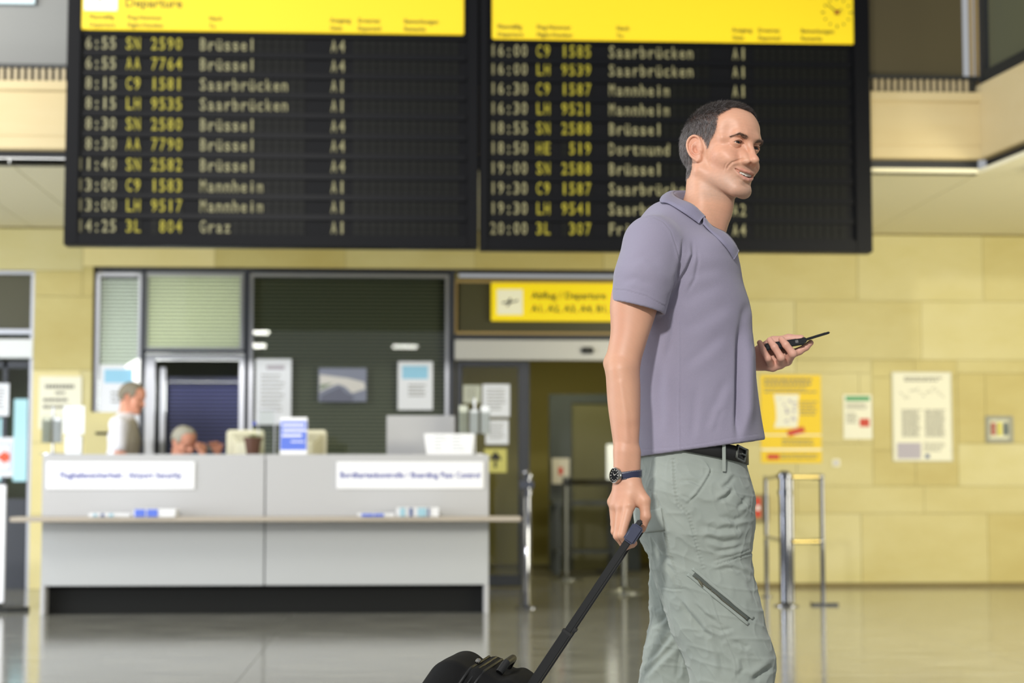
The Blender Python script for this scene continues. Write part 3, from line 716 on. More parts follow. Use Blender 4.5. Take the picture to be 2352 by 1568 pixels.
for k in range(4):
    za = .06 + k * (z1 - .09) / 4
    d_ = part(MB().box(x0 + .012, x1 + .088, Yk - .015, Yk - .0005, za, za + (z1 - .09) / 4 - .01).build('drawer', M['cab'], bevel=.003), r)
    h_ = MB().box((x0 + x1) / 2 + .0, (x0 + x1) / 2 + .1, Yk - .03, Yk - .015, za + .2, za + .22).build('handle', M['kick'], bevel=.002); h_.parent = d_

# ================================================================== POSTERS, SIGNS ON WALL
def poster(name, label, cat, px, Y, m, items=(), lines=(), thick=.006, group=None):
    """items: (x0,x1,y0,y1 as fractions from top-left, material); lines: (x0,x1,y,n,dy,h)"""
    x0, x1, z0, z1 = rect(*px, Y); w, h = x1 - x0, z1 - z0
    r = empty(name, label, cat, group, loc=((x0 + x1) / 2, Y, z0))
    part(MB().box(x0, x1, Y - thick, Y, z0, z1).build('sheet', m, bevel=.001), r)
    for (a, b_, c, d, mm) in items:
        part(MB().box(x0 + a * w, x0 + b_ * w, Y - thick - .0012, Y - thick, z1 - d * h, z1 - c * h).build('printed_field', mm), r)
    if lines:
        t = MB(); random.seed(int(px[0]))
        for (a, b_, c, n, dy, lh, *st) in lines:
            for k in range(n):
                e = b_ - random.uniform(0, .25) * (b_ - a); yy = c + k * dy; x = a
                while x < e:
                    ww = random.uniform(.03, .09); t.box(x0 + x * w, x0 + min(e, x + ww) * w, Y - thick - .0022, Y - thick - .0010, z1 - (yy + lh) * h, z1 - yy * h); x += ww + .015
        part(t.build('printed_lines', M['print_dark']), r)
    return r, x0, x1, z0, z1
M['print_dark'] = mat('print_dark', S(120, 118, 110), .6)
M['yellow_p'] = mat('poster_yellow', S(238, 202, 0), .5); M['cream'] = mat('paper_cream', S(236, 234, 214), .5); M['green_p'] = mat('print_green', S(40, 150, 90), .5)
M['red_p'] = mat('print_red', S(200, 50, 24), .5); M['lilac'] = mat('print_lilac', S(178, 172, 186), .5); M['sky_p'] = mat('print_sky', S(150, 206, 238), .5); M['whitep'] = mat('poster_white', S(232, 236, 246), .4)
YP = YW - .002
P1 = poster('poster', 'yellow security poster with a bag picture and red stamp on the stone wall', 'poster', (1747, 861, 1886, 1063), YP, M['yellow_p'],
       items=[(0, 1, .675, .69, M['cream']), (0, 1, .835, .86, M['cream']), (.1, .3, .90, .96, M['red_p'])],
       lines=[(.06, .95, .04, 2, .05, .028), (.06, .95, .15, 2, .035, .015), (.65, .95, .3, 5, .035, .014), (.35, .95, .73, 2, .045, .02), (.32, .95, .9, 2, .035, .016)])
r, x0, x1, z0, z1 = P1; w, h = x1 - x0, z1 - z0
bg = MB(); ol = [(.22, .22), (.64, .22), (.62, .32), (.63, .45), (.60, .6), (.22, .6), (.26, .5), (.25, .35)]
bg.prism([(x0 + a * w, z1 - b_ * h) for a, b_ in ol], 'y', YP - .0082, YP - .006); part(bg.build('bag_picture', M['cream']), r)
t = MB(); random.seed(2)
for k in range(22):
    a, b_ = random.uniform(.28, .56), random.uniform(.26, .55); t.box(x0 + a * w, x0 + (a + random.uniform(.01, .06)) * w, YP - .0092, YP - .0082, z1 - (b_ + random.uniform(.004, .03)) * h, z1 - b_ * h)
part(t.build('bag_contents', M['lilac']), r)
st = [(.42, .64), (.70, .585), (.735, .645), (.46, .70)]
part(MB().prism([(x0 + a * w, z1 - b_ * h) for a, b_ in st], 'y', YP - .0095, YP - .0083).build('stamp', M['red_p']), r)
P2 = poster('poster', 'small white notice with green heading and red block, left of the big framed notice', 'poster', (1937, 906, 2003, 1008), YP, M['cream'],
       items=[(.08, .92, .04, .14, M['green_p']), (.56, .9, .54, .72, M['red_p'])], lines=[(.1, .85, .2, 3, .05, .02), (.1, .5, .42, 5, .05, .02)])
P3 = poster('framed_notice', 'large white framed notice with a drawing and two text columns on dark stained stone', 'notice', (2051, 856, 2184, 1057), YP, M['cream'],
       items=[(.06, .47, .8, .98, M['lilac']), (.54, .62, .93, .975, M['pnavy'])],
       lines=[(.2, .9, .05, 2, .03, .016), (.15, .5, .42, 16, .02, .01), (.55, .92, .42, 16, .02, .01), (.52, .9, .8, 5, .022, .008)])
r, x0, x1, z0, z1 = P3; w, h = x1 - x0, z1 - z0
mbf = MB(); frame(mbf, (x0 - .008, x1 + .008, z0 - .008, z1 + .008), .010, YP - .014, YP - .0); part(mbf.build('frame', mat('frame_pale', S(206, 206, 190), .4)), r)
t = MB(); random.seed(5)
for k in range(14):   # sketch drawing
    a = .12 + k * .055; b_ = .22 + .04 * math.sin(k * 1.1) + random.uniform(-.01, .01)
    p, q = (x0 + a * w, z1 - b_ * h), (x0 + (a + .05) * w, z1 - (b_ + random.uniform(-.04, .04)) * h)
    t.prism([p, q, (q[0], q[1] - .006), (p[0], p[1] - .006)], 'y', YP - .0085, YP - .0062)
part(t.build('drawing', M['print_dark']), r)
# square steel wall unit with three coloured jacks
x0, x1, z0, z1 = rect(2263, 955, 2326, 1016, YP)
r = empty('wall_button_panel', 'square steel call panel with three coloured buttons, far right on the stone wall', 'panel', loc=((x0 + x1) / 2, YP, z0))
w = x1 - x0; mb = MB(); frame(mb, (x0, x1, z0, z1), .035, YP - .02, YP); part(mb.build('frame', mat('steel_matt', S(158, 158, 146), .6), bevel=.004), r)
part(MB().box(x0 + .035, x1 - .035, YP - .008, YP, z0 + .035, z1 - .035).build('back_plate', mat('steel_dull', S(170, 170, 150), .4, metal=.5)), r)
for k, c_ in enumerate((S(170, 70, 50), S(216, 206, 60), S(60, 80, 90))):
    xx = x0 + w * (.27 + .23 * k)
    part(MB().box(xx - .018, xx + .018, YP - .03, YP - .008, z0 + w * .25, z0 + w * .72).build('button', mat('button_%d' % k, c_, .4), bevel=.006), r)
# small white wall socket
x0, x1, z0, z1 = rect(1911, 1054, 1929, 1071, YP)
r = empty('wall_socket', 'small cream wall socket below the two notices', 'socket', loc=((x0 + x1) / 2, YP, z0))
part(MB().box(x0, x1, YP - .012, YP, z0, z1).build('plate', M['cream'], bevel=.004), r)
part(MB().prism([((x0 + x1) / 2 + .02 * math.cos(k * .5236), (z0 + z1) / 2 + .02 * math.sin(k * .5236)) for k in range(12)], 'y', YP - .0135, YP - .012).build('outlet', M['lilac']), r)
# white wall notice, left pillar
P4 = poster('wall_notice', 'white rounded notice plate on the daylit stone pillar left of the office window', 'notice', (90, 864, 188, 985), YP, M['cream'],
       lines=[(.14, .86, .16, 1, .1, .07), (.38, .62, .29, 1, .1, .05), (.1, .85, .42, 2, .13, .06)], thick=.012)
# posters behind the office glass
YG = YF - .012
poster('window_poster', 'white poster with blue heading in the narrow left office window, behind the standing clerk', 'poster', (228, 838, 318, 1010), YG - .022, M['whitep'], items=[(.12, .85, .06, .24, M['sky_p'])], lines=[(.3, .85, .36, 3, .06, .02)], thick=.003)
poster('window_poster', 'tall white text poster at the left edge of the dark window', 'poster', (587, 824, 669, 975), YG - .0, M['whitep'], items=[(.3, .8, .10, .16, M['lilac'])], lines=[(.15, .85, .24, 10, .06, .015)], thick=.003)
poster('window_poster', 'white poster with sky blue heading near the right edge of the dark office window', 'poster', (914, 830, 994, 941), YG - .0, M['whitep'], items=[(.12, .86, .09, .36, M['sky_p'])], lines=[(.3, .8, .48, 4, .07, .025)], thick=.003)
r, x0, x1, z0, z1 = poster('airport_photograph', 'dark framed photograph of an airfield hanging in the dark office window', 'picture', (732, 845, 842, 922), YG - .006, mat('photo_sky', S(122, 128, 150), .4), thick=.006)
w, h = x1 - x0, z1 - z0; ph_ = [((.02, .2), (.6, .3), (.95, .42), (.98, .62), (.7, .75), (.55, .55), (.4, .48), (.15, .62), (.02, .72)), ((.05, .82), (.45, .55), (.55, .72), (.75, .85), (.7, .98), (.05, .98)), ((.03, .5), (.3, .45), (.1, .62), (.03, .66))]
for k, (pl, mm) in enumerate(zip(ph_, (mat('photo_light', S(208, 206, 204), .4), mat('photo_dark', S(92, 96, 118), .4), mat('photo_green', S(122, 138, 120), .4)))):
    part(MB().prism([(x0 + a * w, z1 - b_ * h) for a, b_ in pl], 'y', YG - .0135 - .0006 * k, YG - .0122).build('photo_area', mm), r)
# yellow sign above the sliding door
YSg = YF - .06
x0, x1, z0, z1 = rect(1128, 651, 1590, 738, YSg)
r = empty('departure_sign', 'yellow Abflug Departure gate sign with plane symbol above the sliding door', 'sign', loc=((x0 + x1) / 2, YSg, z0))
M['yellow_s'] = mat('sign_yellow', S(250, 222, 8), .4, emis=.22)
part(MB().box(x0, x1, YSg - .03, YSg + .03, z0, z1).build('panel', M['yellow_s'], bevel=.004), r)
a, b_, c, d = rect(1141, 664, 1201, 723, YSg - .03)
part(MB().box(a, b_, YSg - .036, YSg - .03, c, d).build('pictogram_tile', mat('tile_white', S(244, 242, 214), .4, emis=.15), bevel=.01), r)
t = MB(); plane_icon(t, (a + b_) / 2, (c + d) / 2, YSg - .0375, .075, .1); part(t.build('plane_pictogram', M['ink']), r)
t = MB()
for s_, py in (('Abflug / Departure', 680), ('A1, A2, A3, A4, B1, B2', 710)):
    v, f_ = glyphs(s_, 1, .02, 'LEFT'); cap = .062; wd = PX(1392, YSg) - PX(1220, YSg); v0 = glyphs('Abflug / Departure', 1, .02, 'LEFT')[0][:, 0].max()
    t.add([(PX(1220, YSg) + q[0] * wd / v0, YSg - .0315, PZ(py, YSg, 1300) + q[1] * cap / .7) for q in v], f_)
part(t.build('lettering', mat('sign_ink', S(90, 78, 0), .5)), r)

# notices on the sliding door leaf
Yd = YF - .05
for (nm, lb, px, mm) in (('door_notice', 'large white sheet on the sliding door glass', (1108, 882, 1171, 957), M['whitep']),
                         ('door_notice', 'pale grey sheet left of the large white one on the sliding door glass', (1064, 884, 1104, 925), M['paperg']),
                         ('door_notice', 'smaller white sheet below the large one on the sliding door glass', (1115, 964, 1168, 1020), M['whitep'])):
    poster(nm, lb, 'notice', px, Yd, mm, lines=[(.15, .85, .15, 7, .1, .03)], thick=.002)
r, x0, x1, z0, z1 = poster('arrow_sign', 'pale yellow sign with a dark upward arrow on the sliding door glass', 'sign', (1112, 1030, 1164, 1085), Yd, mat('arrow_yellow', S(206, 200, 110), .5), thick=.002)
cx, w, h = (x0 + x1) / 2, x1 - x0, z1 - z0
part(MB().prism([(cx - .012, z0 + .2 * h), (cx + .012, z0 + .2 * h), (cx + .012, z0 + .55 * h), (cx + .05, z0 + .5 * h), (cx + .05, z0 + .62 * h), (cx, z0 + .9 * h), (cx - .05, z0 + .62 * h), (cx - .05, z0 + .5 * h), (cx - .012, z0 + .55 * h)], 'y', Yd - .0035, Yd - .002).build('arrow', M['ink']), r)

# left entrance: sheets, glowing glass strip beyond, sign stand
poster('door_notice', 'tall white sheet on the left entrance glass', 'notice', (-22, 880, 21, 955), YF - .05, M['whitep'], lines=[(.15, .85, .15, 7, .1, .03)], thick=.002)
r, x0, x1, z0, z1 = poster('parking_sign', 'white square sign with orange arrow mark on the left entrance door', 'sign', (-55, 1004, 31, 1095), YF - .05, M['whitep'], thick=.004)
w, h = x1 - x0, z1 - z0; o_ = mat('orange_red', S(226, 90, 50), .5)
part(MB().prism([(x0 + a * w, z0 + b_ * h) for a, b_ in ((.55, .5), (.8, .68), (.8, .6), (.9, .6), (.9, .4), (.8, .4), (.8, .32))], 'y', YF - .056, YF - .054).build('arrow_mark', o_), r)
mbf = MB(); frame(mbf, (x0 + .3 * w, x1 - .02, z0 + .15 * h, z0 + .85 * h), .008, YF - .056, YF - .054); part(mbf.build('ring_line', mat('rim_blue', S(160, 170, 200), .5)), r)
day = mat('daylit_glass', S(190, 235, 245), .4, emis=1.1)
x0, x1, z0, z1 = rect(31, 916, 62, 1105, 19.4)
tag(MB().box(x0, x1, 19.4, 19.42, z0, z1).build('window_5', day), kind='structure')
x0, x1, z0, z1 = rect(-5, 960, 14, 1105, 19.4)
tag(MB().box(x0, x1, 19.4, 19.42, z0, z1).build('window_6', day), kind='structure')
# sign stand at the far left
Ys = 13.6
xs0 = PX(12, Ys, 1250); zz = PZ(1113, Ys, 5)
r = empty('floor_sign', 'tall narrow white floor sign on a dark foot at the left edge', 'sign', loc=(xs0 - .2, Ys, 0))
part(MB().box(xs0 - .55, xs0, Ys - .02, Ys + .02, .06, zz).build('board', M['white'], bevel=.004), r)
pl = [(xs0 - .275 + .46 * math.cos(k * math.pi / 12), Ys + .16 * math.sin(k * math.pi / 12)) for k in range(24)]
part(MB().prism(pl, 'z', 0, .03).box(xs0 - .53, xs0 - .02, Ys - .03, Ys + .03, .03, .06).build('foot', M['dark'], bevel=.003), r)

# ================================================================== STANCHIONS
M['chrome'] = mat('chrome', S(128, 130, 138), 0.08, metal=1.0)
M['brass'] = mat('brass_bar', S(226, 206, 140), 0.2, metal=0.9)
def post(px, ytop, Y, rad, name='post', parent=None, knobs=(1.0,)):
    X = PX(px, Y, 1250); z1 = PZ(ytop, Y, px)
    o = MB().lathe([(rad * 2.1, 0), (rad * 2.1, .008), (rad * 1.25, .016), (rad, .03), (rad, z1 - .19), (rad * 1.2, z1 - .185), (rad * 1.2, z1 - .15), (rad, z1 - .145), (rad, z1 - .06), (rad * 1.35, z1 - .055), (rad * 1.35, z1 - .03), (rad * .9, z1 - .02), (rad * .8, z1 - .006), (rad * .3, z1)], 28, (X, Y, 0)).build(name, M['chrome'], smooth=True)
    return (part(o, parent) if parent else o), X, z1
r1 = empty('barrier_post', 'chrome barrier post with belt head at the right end of the counter', 'post', loc=(PX(1210, 13.7), 13.7, 0))
o, X, z1 = post(1209, 1080, 13.7, .040, 'tube', r1)
part(MB().box(X - .055, X + .055, 13.66, 13.74, z1 - .14, z1 - .07).build('belt_head', M['chrome'], bevel=.012), r1)
part(MB().tube([(X - .02, 13.64, z1 - .20), (X - .02, 13.64, .12)], .010, 12).build('guide_rod', M['chrome'], smooth=True), r1)
# chrome rail gate beside the man: two slim posts and a thick one, joined by rails
g = empty('barrier_gate', 'chrome and brass rail barrier with three posts in front of the stone wall', 'barrier', loc=(PX(1806, 13.8), 13.8, 0))
o, Xm, zm = post(1804, 1080, 13.8, .045, 'thick_post', g)
part(MB().tube([(Xm + .055, 13.86, 0.0), (Xm + .055, 13.86, zm - .05)], .022, 14).build('side_tube', M['chrome'], smooth=True), g)
Yr = 13.9; Xr = PX(1889, Yr, 1250)
def railpost(X, Y, z1, nm, foot=True):
    mb = MB().tube([(X, Y, 0.0), (X, Y, z1)], .017, 14)
    o = part(mb.build(nm, M['chrome'], smooth=True), g)
    return o
zr1 = PZ(1095, Yr, 1860); zr2 = PZ(1243, Yr, 1860)
railpost(Xr, Yr, zr1 + .02, 'slim_post')
part(MB().box(Xr - .09, Xr + .11, Yr - .05, Yr + .05, 0, .018).build('floor_plate', M['chrome'], bevel=.004), g)
for z_ in (zr1, zr2):
    part(MB().tube([(Xm + .06, 13.83, z_), (Xr, Yr, z_)], .017, 14).build('brass_rail', M['brass'], smooth=True), g)
    part(MB().tube([(Xr - .08, Yr - .004, z_), (Xr + .012, Yr, z_)], .022, 14).build('rail_sleeve', M['chrome'], smooth=True), g)
Yq = 14.9; Xq = PX(1760, Yq, 1250); zq1 = PZ(1098, Yq, 1760); zq2 = PZ(1233, Yq, 1760)
railpost(Xq, Yq, zq1 + .02, 'slim_post')
part(MB().lathe([(.045, 0), (.045, .008), (.02, .014)], 18, (Xq, Yq, 0)).build('floor_plate', M['chrome'], smooth=True), g)
for z_ in (zq1, zq2): part(MB().tube([(Xm, 13.84, z_ + (.02 if z_ is zq1 else .0)), (Xq, Yq, z_)], .016, 12).build('side_rail', M['chrome'], smooth=True), g)
# fire hose / alarm box on the wall behind
x0, x1, z0, z1 = rect(1722, 1134, 1766, 1198, YP - .06)
r = empty('alarm_box', 'grey wall box with a red and white label behind the chrome barrier', 'box', loc=((x0 + x1) / 2, YP, z0))
part(MB().box(x0, x1, YP - .06, YP, z0, z1).build('housing', mat('box_bronze', S(150, 132, 84), .45), bevel=.005), r)
part(MB().box(x1 - .055, x1 - .002, YP - .066, YP - .06, z0 + .01, z1 - .01).build('dark_side', M['dark']), r)
part(MB().box(x0 + .045, x0 + .10, YP - .066, YP - .06, z0 + .04, z1 - .03).build('red_label', M['red_p']), r)
part(MB().box(x0 + .055, x0 + .09, YP - .069, YP - .066, (z0 + z1) / 2 - .02, (z0 + z1) / 2 + .02).build('white_mark', M['white']), r)

# ================================================================== beyond the sliding door
Yc = 19.2
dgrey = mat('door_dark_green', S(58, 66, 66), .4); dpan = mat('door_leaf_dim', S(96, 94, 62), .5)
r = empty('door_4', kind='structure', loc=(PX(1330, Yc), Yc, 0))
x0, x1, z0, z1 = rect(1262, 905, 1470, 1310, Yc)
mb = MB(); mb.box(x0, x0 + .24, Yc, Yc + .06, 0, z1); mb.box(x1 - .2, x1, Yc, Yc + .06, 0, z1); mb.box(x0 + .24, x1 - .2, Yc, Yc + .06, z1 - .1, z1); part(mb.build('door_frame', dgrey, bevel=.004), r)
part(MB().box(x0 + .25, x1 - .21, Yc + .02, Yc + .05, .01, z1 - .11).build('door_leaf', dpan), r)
r, x0, x1, z0, z1 = poster('hall_notice', 'small white notice with a red mark hanging in the dim corridor', 'notice', (1268, 1052, 1308, 1111), Yc - .05, mat('paper_dim', S(210, 206, 200), .6), items=[(.38, .62, .35, .65, M['red_p'])], thick=.004)
part(MB().box((x0 + x1) / 2 - .01, (x0 + x1) / 2 + .01, Yc - .05, Yc, z0 + .05, z0 + .07).build('fixing', M['alu']), r)
x0, x1, z0, z1 = rect(1394, 1020, 1412, 1108, 19.0)
r = empty('light_panel', 'narrow bright upright panel on a stand deep in the corridor', 'panel', loc=((x0 + x1) / 2, 19.0, 0))
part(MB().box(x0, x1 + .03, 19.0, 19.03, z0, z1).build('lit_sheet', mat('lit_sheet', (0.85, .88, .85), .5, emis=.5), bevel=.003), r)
part(MB().box((x0 + x1) / 2 - .015, (x0 + x1) / 2 + .015, 19.0, 19.03, .02, z0).box((x0 + x1) / 2 - .15, (x0 + x1) / 2 + .15, 18.9, 19.13, 0, .02).build('stand', M['dark']), r)
# belt posts and a table seen dimly
Ybp = 15.9
for k, (px, lab) in enumerate(((1432, 'slim dark belt post nearest the man in the dim corridor'), (1300, 'slim dark belt post left of the other one in the dim corridor'))):
    Y_ = (15.5, 17.6)[k]; X = PX(px, Y_, 1200); z1 = .98
    r = empty('belt_post', lab, 'post', 'belt posts in the corridor', loc=(X, Y_, 0))
    part(MB().lathe([(.17, 0), (.17, .01), (.05, .03), (.028, .05), (.028, z1 - .09), (.035, z1 - .085), (.035, z1), (.02, z1 + .004)], 24, (X, Y_, 0)).build('tube', mat('post_dull', S(120, 122, 118), .3, metal=.8), smooth=True), r)
    part(MB().box(X - .03, X + .03, Y_ - .04, Y_ + .04, z1 - .08, z1 - .02).build('belt_cassette', M['dark'], bevel=.006), r)
bt = MB(); xA = PX(1300, 17.6, 1200); xB = PX(1432, 15.5, 1200)
bt.prism([(xA + .035, 17.56), (xB - .03, 15.55), (xB - .03, 15.554), (xA + .035, 17.564)], 'z', .90, .955)
tag(bt.build('queue_belt', M['navy']), 'dark webbing belt stretched between the corridor posts', 'belt')
# low barrier table in the corridor
x0, x1 = PX(1268, 18.3), PX(1420, 18.3)
r = empty('inspection_table', 'dark side table with low shelf in the dim corridor', 'table', loc=((x0 + x1) / 2, 18.4, 0))
part(MB().box(x0, x1, 18.2, 18.7, .70, .74).build('tabletop', dgrey, bevel=.004), r)
part(MB().box(x0 + .04, x1 - .04, 18.25, 18.65, .22, .25).build('shelf', dgrey, bevel=.003), r)
for xx in (x0 + .03, x1 - .07):
    for yy in (18.22, 18.64): part(MB().box(xx, xx + .04, yy, yy + .04, 0, .70).build('leg', dgrey, bevel=.003), r)

# glowing white shape like a one, on the office glass above the clerk
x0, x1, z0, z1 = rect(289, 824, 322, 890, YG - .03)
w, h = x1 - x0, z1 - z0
o = MB().prism([(x0 + a * w, z0 + b_ * h) for a, b_ in ((.5, 0), (1, 0), (1, 1), (.72, 1), (0, .78), (.0, .66), (.5, .72))], 'y', YG - .045, YG - .026).build('one_shape', mat('one_glow', (1, 1, 1), .4, emis=.8), bevel=.004)
tag(o, 'bright white shape like a one on the office glass above the standing clerk', 'sign')
# ================================================================== SCULPTING TOOLS (distance fields -> mesh)
f32 = np.float32
def nrm(v): v = np.asarray(v, float); return v / np.linalg.norm(v)
def smin(a, b, k):
    h = np.clip(0.5 + 0.5 * (b - a) / k, 0, 1); return b + (a - b) * h - k * h * (1 - h)
def smax(a, b, k): return -smin(-a, -b, k)
def ell(P, c, r, R=None):
    q = P - np.asarray(c, f32)
    if R is not None: q = q @ np.asarray(R, f32)
    r = np.asarray(r, f32); k0 = np.sqrt(((q / r) ** 2).sum(1)); k1 = np.sqrt(((q / (r * r)) ** 2).sum(1)) + 1e-9
    return k0 * (k0 - 1) / k1
def cone(P, a, b, ra, rb):
    """capsule with linearly varying radius"""
    a = np.asarray(a, f32); b = np.asarray(b, f32); ba = b - a; pa = P - a
    h = np.clip(pa @ ba / max(1e-12, float(ba @ ba)), 0, 1)
    return np.sqrt(((pa - h[:, None] * ba) ** 2).sum(1)) - (ra + (rb - ra) * h)
def chain(P, pts, rs, k=None):
    d = None
    for i in range(len(pts) - 1):
        e = cone(P, pts[i], pts[i + 1], rs[i], rs[i + 1]); d = e if d is None else (np.minimum(d, e) if k is None else smin(d, e, k))
    return d
def rbox(P, c, h, r, R=None):
    q = P - np.asarray(c, f32)
    if R is not None: q = q @ np.asarray(R, f32)
    q = np.abs(q) - (np.asarray(h, f32) - r)
    return np.sqrt((np.maximum(q, 0) ** 2).sum(1)) + np.minimum(q.max(1), 0) - r
def spline(xs, ys, x):
    """smooth monotone-ish interpolation (Catmull-Rom) of columns ys over xs"""
    xs = np.asarray(xs, float); ys = np.asarray(ys, float); x = np.clip(x, xs[0], xs[-1])
    i = np.clip(np.searchsorted(xs, x) - 1, 0, len(xs) - 2); h = xs[i + 1] - xs[i]; t = (x - xs[i]) / h
    m = np.gradient(ys, xs, axis=0) if ys.ndim == 1 else np.stack([np.gradient(ys[:, k], xs) for k in range(ys.shape[1])], 1)
    if ys.ndim > 1: t = t[:, None]; h = h[:, None]
    return ((2 * t**3 - 3 * t**2 + 1) * ys[i] + (t**3 - 2 * t**2 + t) * h * m[i] + (-2 * t**3 + 3 * t**2) * ys[i + 1] + (t**3 - t**2) * h * m[i + 1])
def column(P, tab, e=2.3):
    """closed tube of elliptical sections stacked in height; tab rows (z, cx, cy, a, b)"""
    tab = np.array(sorted(tab)); s_ = spline(tab[:, 0], tab[:, 1:], P[:, 2].astype(float))
    qx = np.abs(P[:, 0] - s_[:, 0]) / s_[:, 2]; qy = np.abs(P[:, 1] - s_[:, 1]) / s_[:, 3]
    r = (qx ** e + qy ** e + 1e-9) ** (1 / e); return ((r - 1) * np.minimum(s_[:, 2], s_[:, 3]) * .9).astype(f32)
def sculpt(sdf, lo, hi, h, B=6):
    """surface nets over a block-sparse grid"""
    lo = np.asarray(lo, float); n = np.ceil((np.asarray(hi) - lo) / (h * B)).astype(int); N = n * B
    ax = [lo[i] + (np.arange(n[i]) + .5) * B * h for i in range(3)]
    G = np.stack(np.meshgrid(*ax, indexing='ij'), -1).reshape(-1, 3).astype(f32)
    dc = sdf(G).reshape(n)
    act = np.abs(dc) < B * h * 1.35
    D = np.repeat(np.repeat(np.repeat(np.where(dc < 0, -1, 1).astype(f32), B, 0), B, 1), B, 2)
    bi = np.argwhere(act); o = np.stack(np.meshgrid(*[np.arange(B)] * 3, indexing='ij'), -1).reshape(-1, 3)
    idx = (bi[:, None, :] * B + o[None]).reshape(-1, 3)
    out = np.empty(len(idx), f32)
    for s in range(0, len(idx), 400000):
        q = idx[s:s + 400000]; out[s:s + 400000] = sdf((lo + (q + .5) * h).astype(f32))
    D[idx[:, 0], idx[:, 1], idx[:, 2]] = out
    ins = D < 0
    c = np.zeros(tuple(N - 1), np.int8)
    for dx in (0, 1):
        for dy in (0, 1):
            for dz in (0, 1): c += ins[dx:N[0] - 1 + dx, dy:N[1] - 1 + dy, dz:N[2] - 1 + dz]
    cells = np.argwhere((c > 0) & (c < 8)); cid = -np.ones(tuple(N - 1), np.int32); cid[tuple(cells.T)] = np.arange(len(cells))
    acc = np.zeros((len(cells), 3)); cnt = np.zeros(len(cells))
    cor = [(a, b, e) for a in (0, 1) for b in (0, 1) for e in (0, 1)]
    for a in range(8):
        for b in range(a + 1, 8):
            ca, cb = np.array(cor[a]), np.array(cor[b])
            if np.abs(ca - cb).sum() != 1: continue
            va = D[tuple((cells + ca).T)]; vb = D[tuple((cells + cb).T)]; m = (va < 0) != (vb < 0)
            t = np.where(m, va / np.where(m, va - vb, 1), 0)
            acc += np.where(m[:, None], ca + (cb - ca) * t[:, None], 0); cnt += m
    V = lo + (cells + acc / cnt[:, None] + .5) * h
    F = []
    for axi in range(3):
        u, v = [(1, 2), (2, 0), (0, 1)][axi]
        sl0 = [slice(None)] * 3; sl1 = [slice(None)] * 3; sl0[axi] = slice(0, -1); sl1[axi] = slice(1, None)
        A, Bb = ins[tuple(sl0)], ins[tuple(sl1)]; e = np.argwhere(A != Bb); 
        e = e[(e[:, u] > 0) & (e[:, v] > 0) & (e[:, u] < N[u] - 1) & (e[:, v] < N[v] - 1)]
        fl = A[tuple(e.T)]
        def g(du, dv):
            q = e.copy(); q[:, u] += du; q[:, v] += dv; return cid[tuple(q.T)]
        q = np.stack([g(-1, -1), g(0, -1), g(0, 0), g(-1, 0)], 1); q[~fl] = q[~fl][:, ::-1]; F.append(q)
    F = np.concatenate(F); F = F[(F >= 0).all(1)]
    return V, F
def vnormals(V, F):
    n = np.zeros_like(V); a = V[F[:, 2]] - V[F[:, 0]]; b = V[F[:, 3]] - V[F[:, 1]]; fn = np.cross(a, b)
    for k in range(4): 
        for c in range(3): n[:, c] += np.bincount(F[:, k], fn[:, c], len(V))
    return n / (np.linalg.norm(n, axis=1)[:, None] + 1e-12)
def relax(V, F, it=2, w=.5):
    E = np.concatenate([F[:, [0, 1]], F[:, [1, 2]], F[:, [2, 3]], F[:, [3, 0]]]); E = np.concatenate([E, E[:, ::-1]])
    deg = np.bincount(E[:, 0], minlength=len(V))[:, None] + 1e-9
    for _ in range(it):
        s = np.stack([np.bincount(E[:, 0], V[E[:, 1], c], len(V)) for c in range(3)], 1); V = V * (1 - w) + w * s / deg
    return V
def fast_mesh(name, V, F, m, parent=None, smooth=True, colors=None):
    me = bpy.data.meshes.new(name); F = np.asarray(F); V = np.asarray(V, f32)
    me.vertices.add(len(V)); me.vertices.foreach_set('co', V.ravel())
    k = F.shape[1]; me.loops.add(len(F) * k); me.loops.foreach_set('vertex_index', F.astype(np.int32).ravel())
    me.polygons.add(len(F)); me.polygons.foreach_set('loop_start', np.arange(0, len(F) * k, k, dtype=np.int32))
    me.update(calc_edges=True)
    if smooth: me.polygons.foreach_set('use_smooth', np.ones(len(F), bool))
    for x in (m if isinstance(m, (list, tuple)) else [m]): me.materials.append(x)
    if colors is not None:
        at = me.color_attributes.new('tone', 'FLOAT_COLOR', 'POINT'); c4 = np.ones((len(V), 4), f32); c4[:, :3] = colors; at.data.foreach_set('color', c4.ravel())
    me.validate(); o = bpy.data.objects.new(name, me); C.objects.link(o)
    if parent: o.parent = parent
    return o
def attr_mat(name, rough, sss=0, bump=0, bscale=400, sheen=0, spec=.5, weave=False):
    m = mat(name, (.5, .5, .5), rough, bump=bump, bscale=bscale, sss=sss, sheen=sheen, spec=spec); nt = m.node_tree
    a = nt.nodes.new('ShaderNodeVertexColor'); a.layer_name = 'tone'; nt.links.new(a.outputs[0], nt.nodes['Principled BSDF'].inputs['Base Color'])
    return m

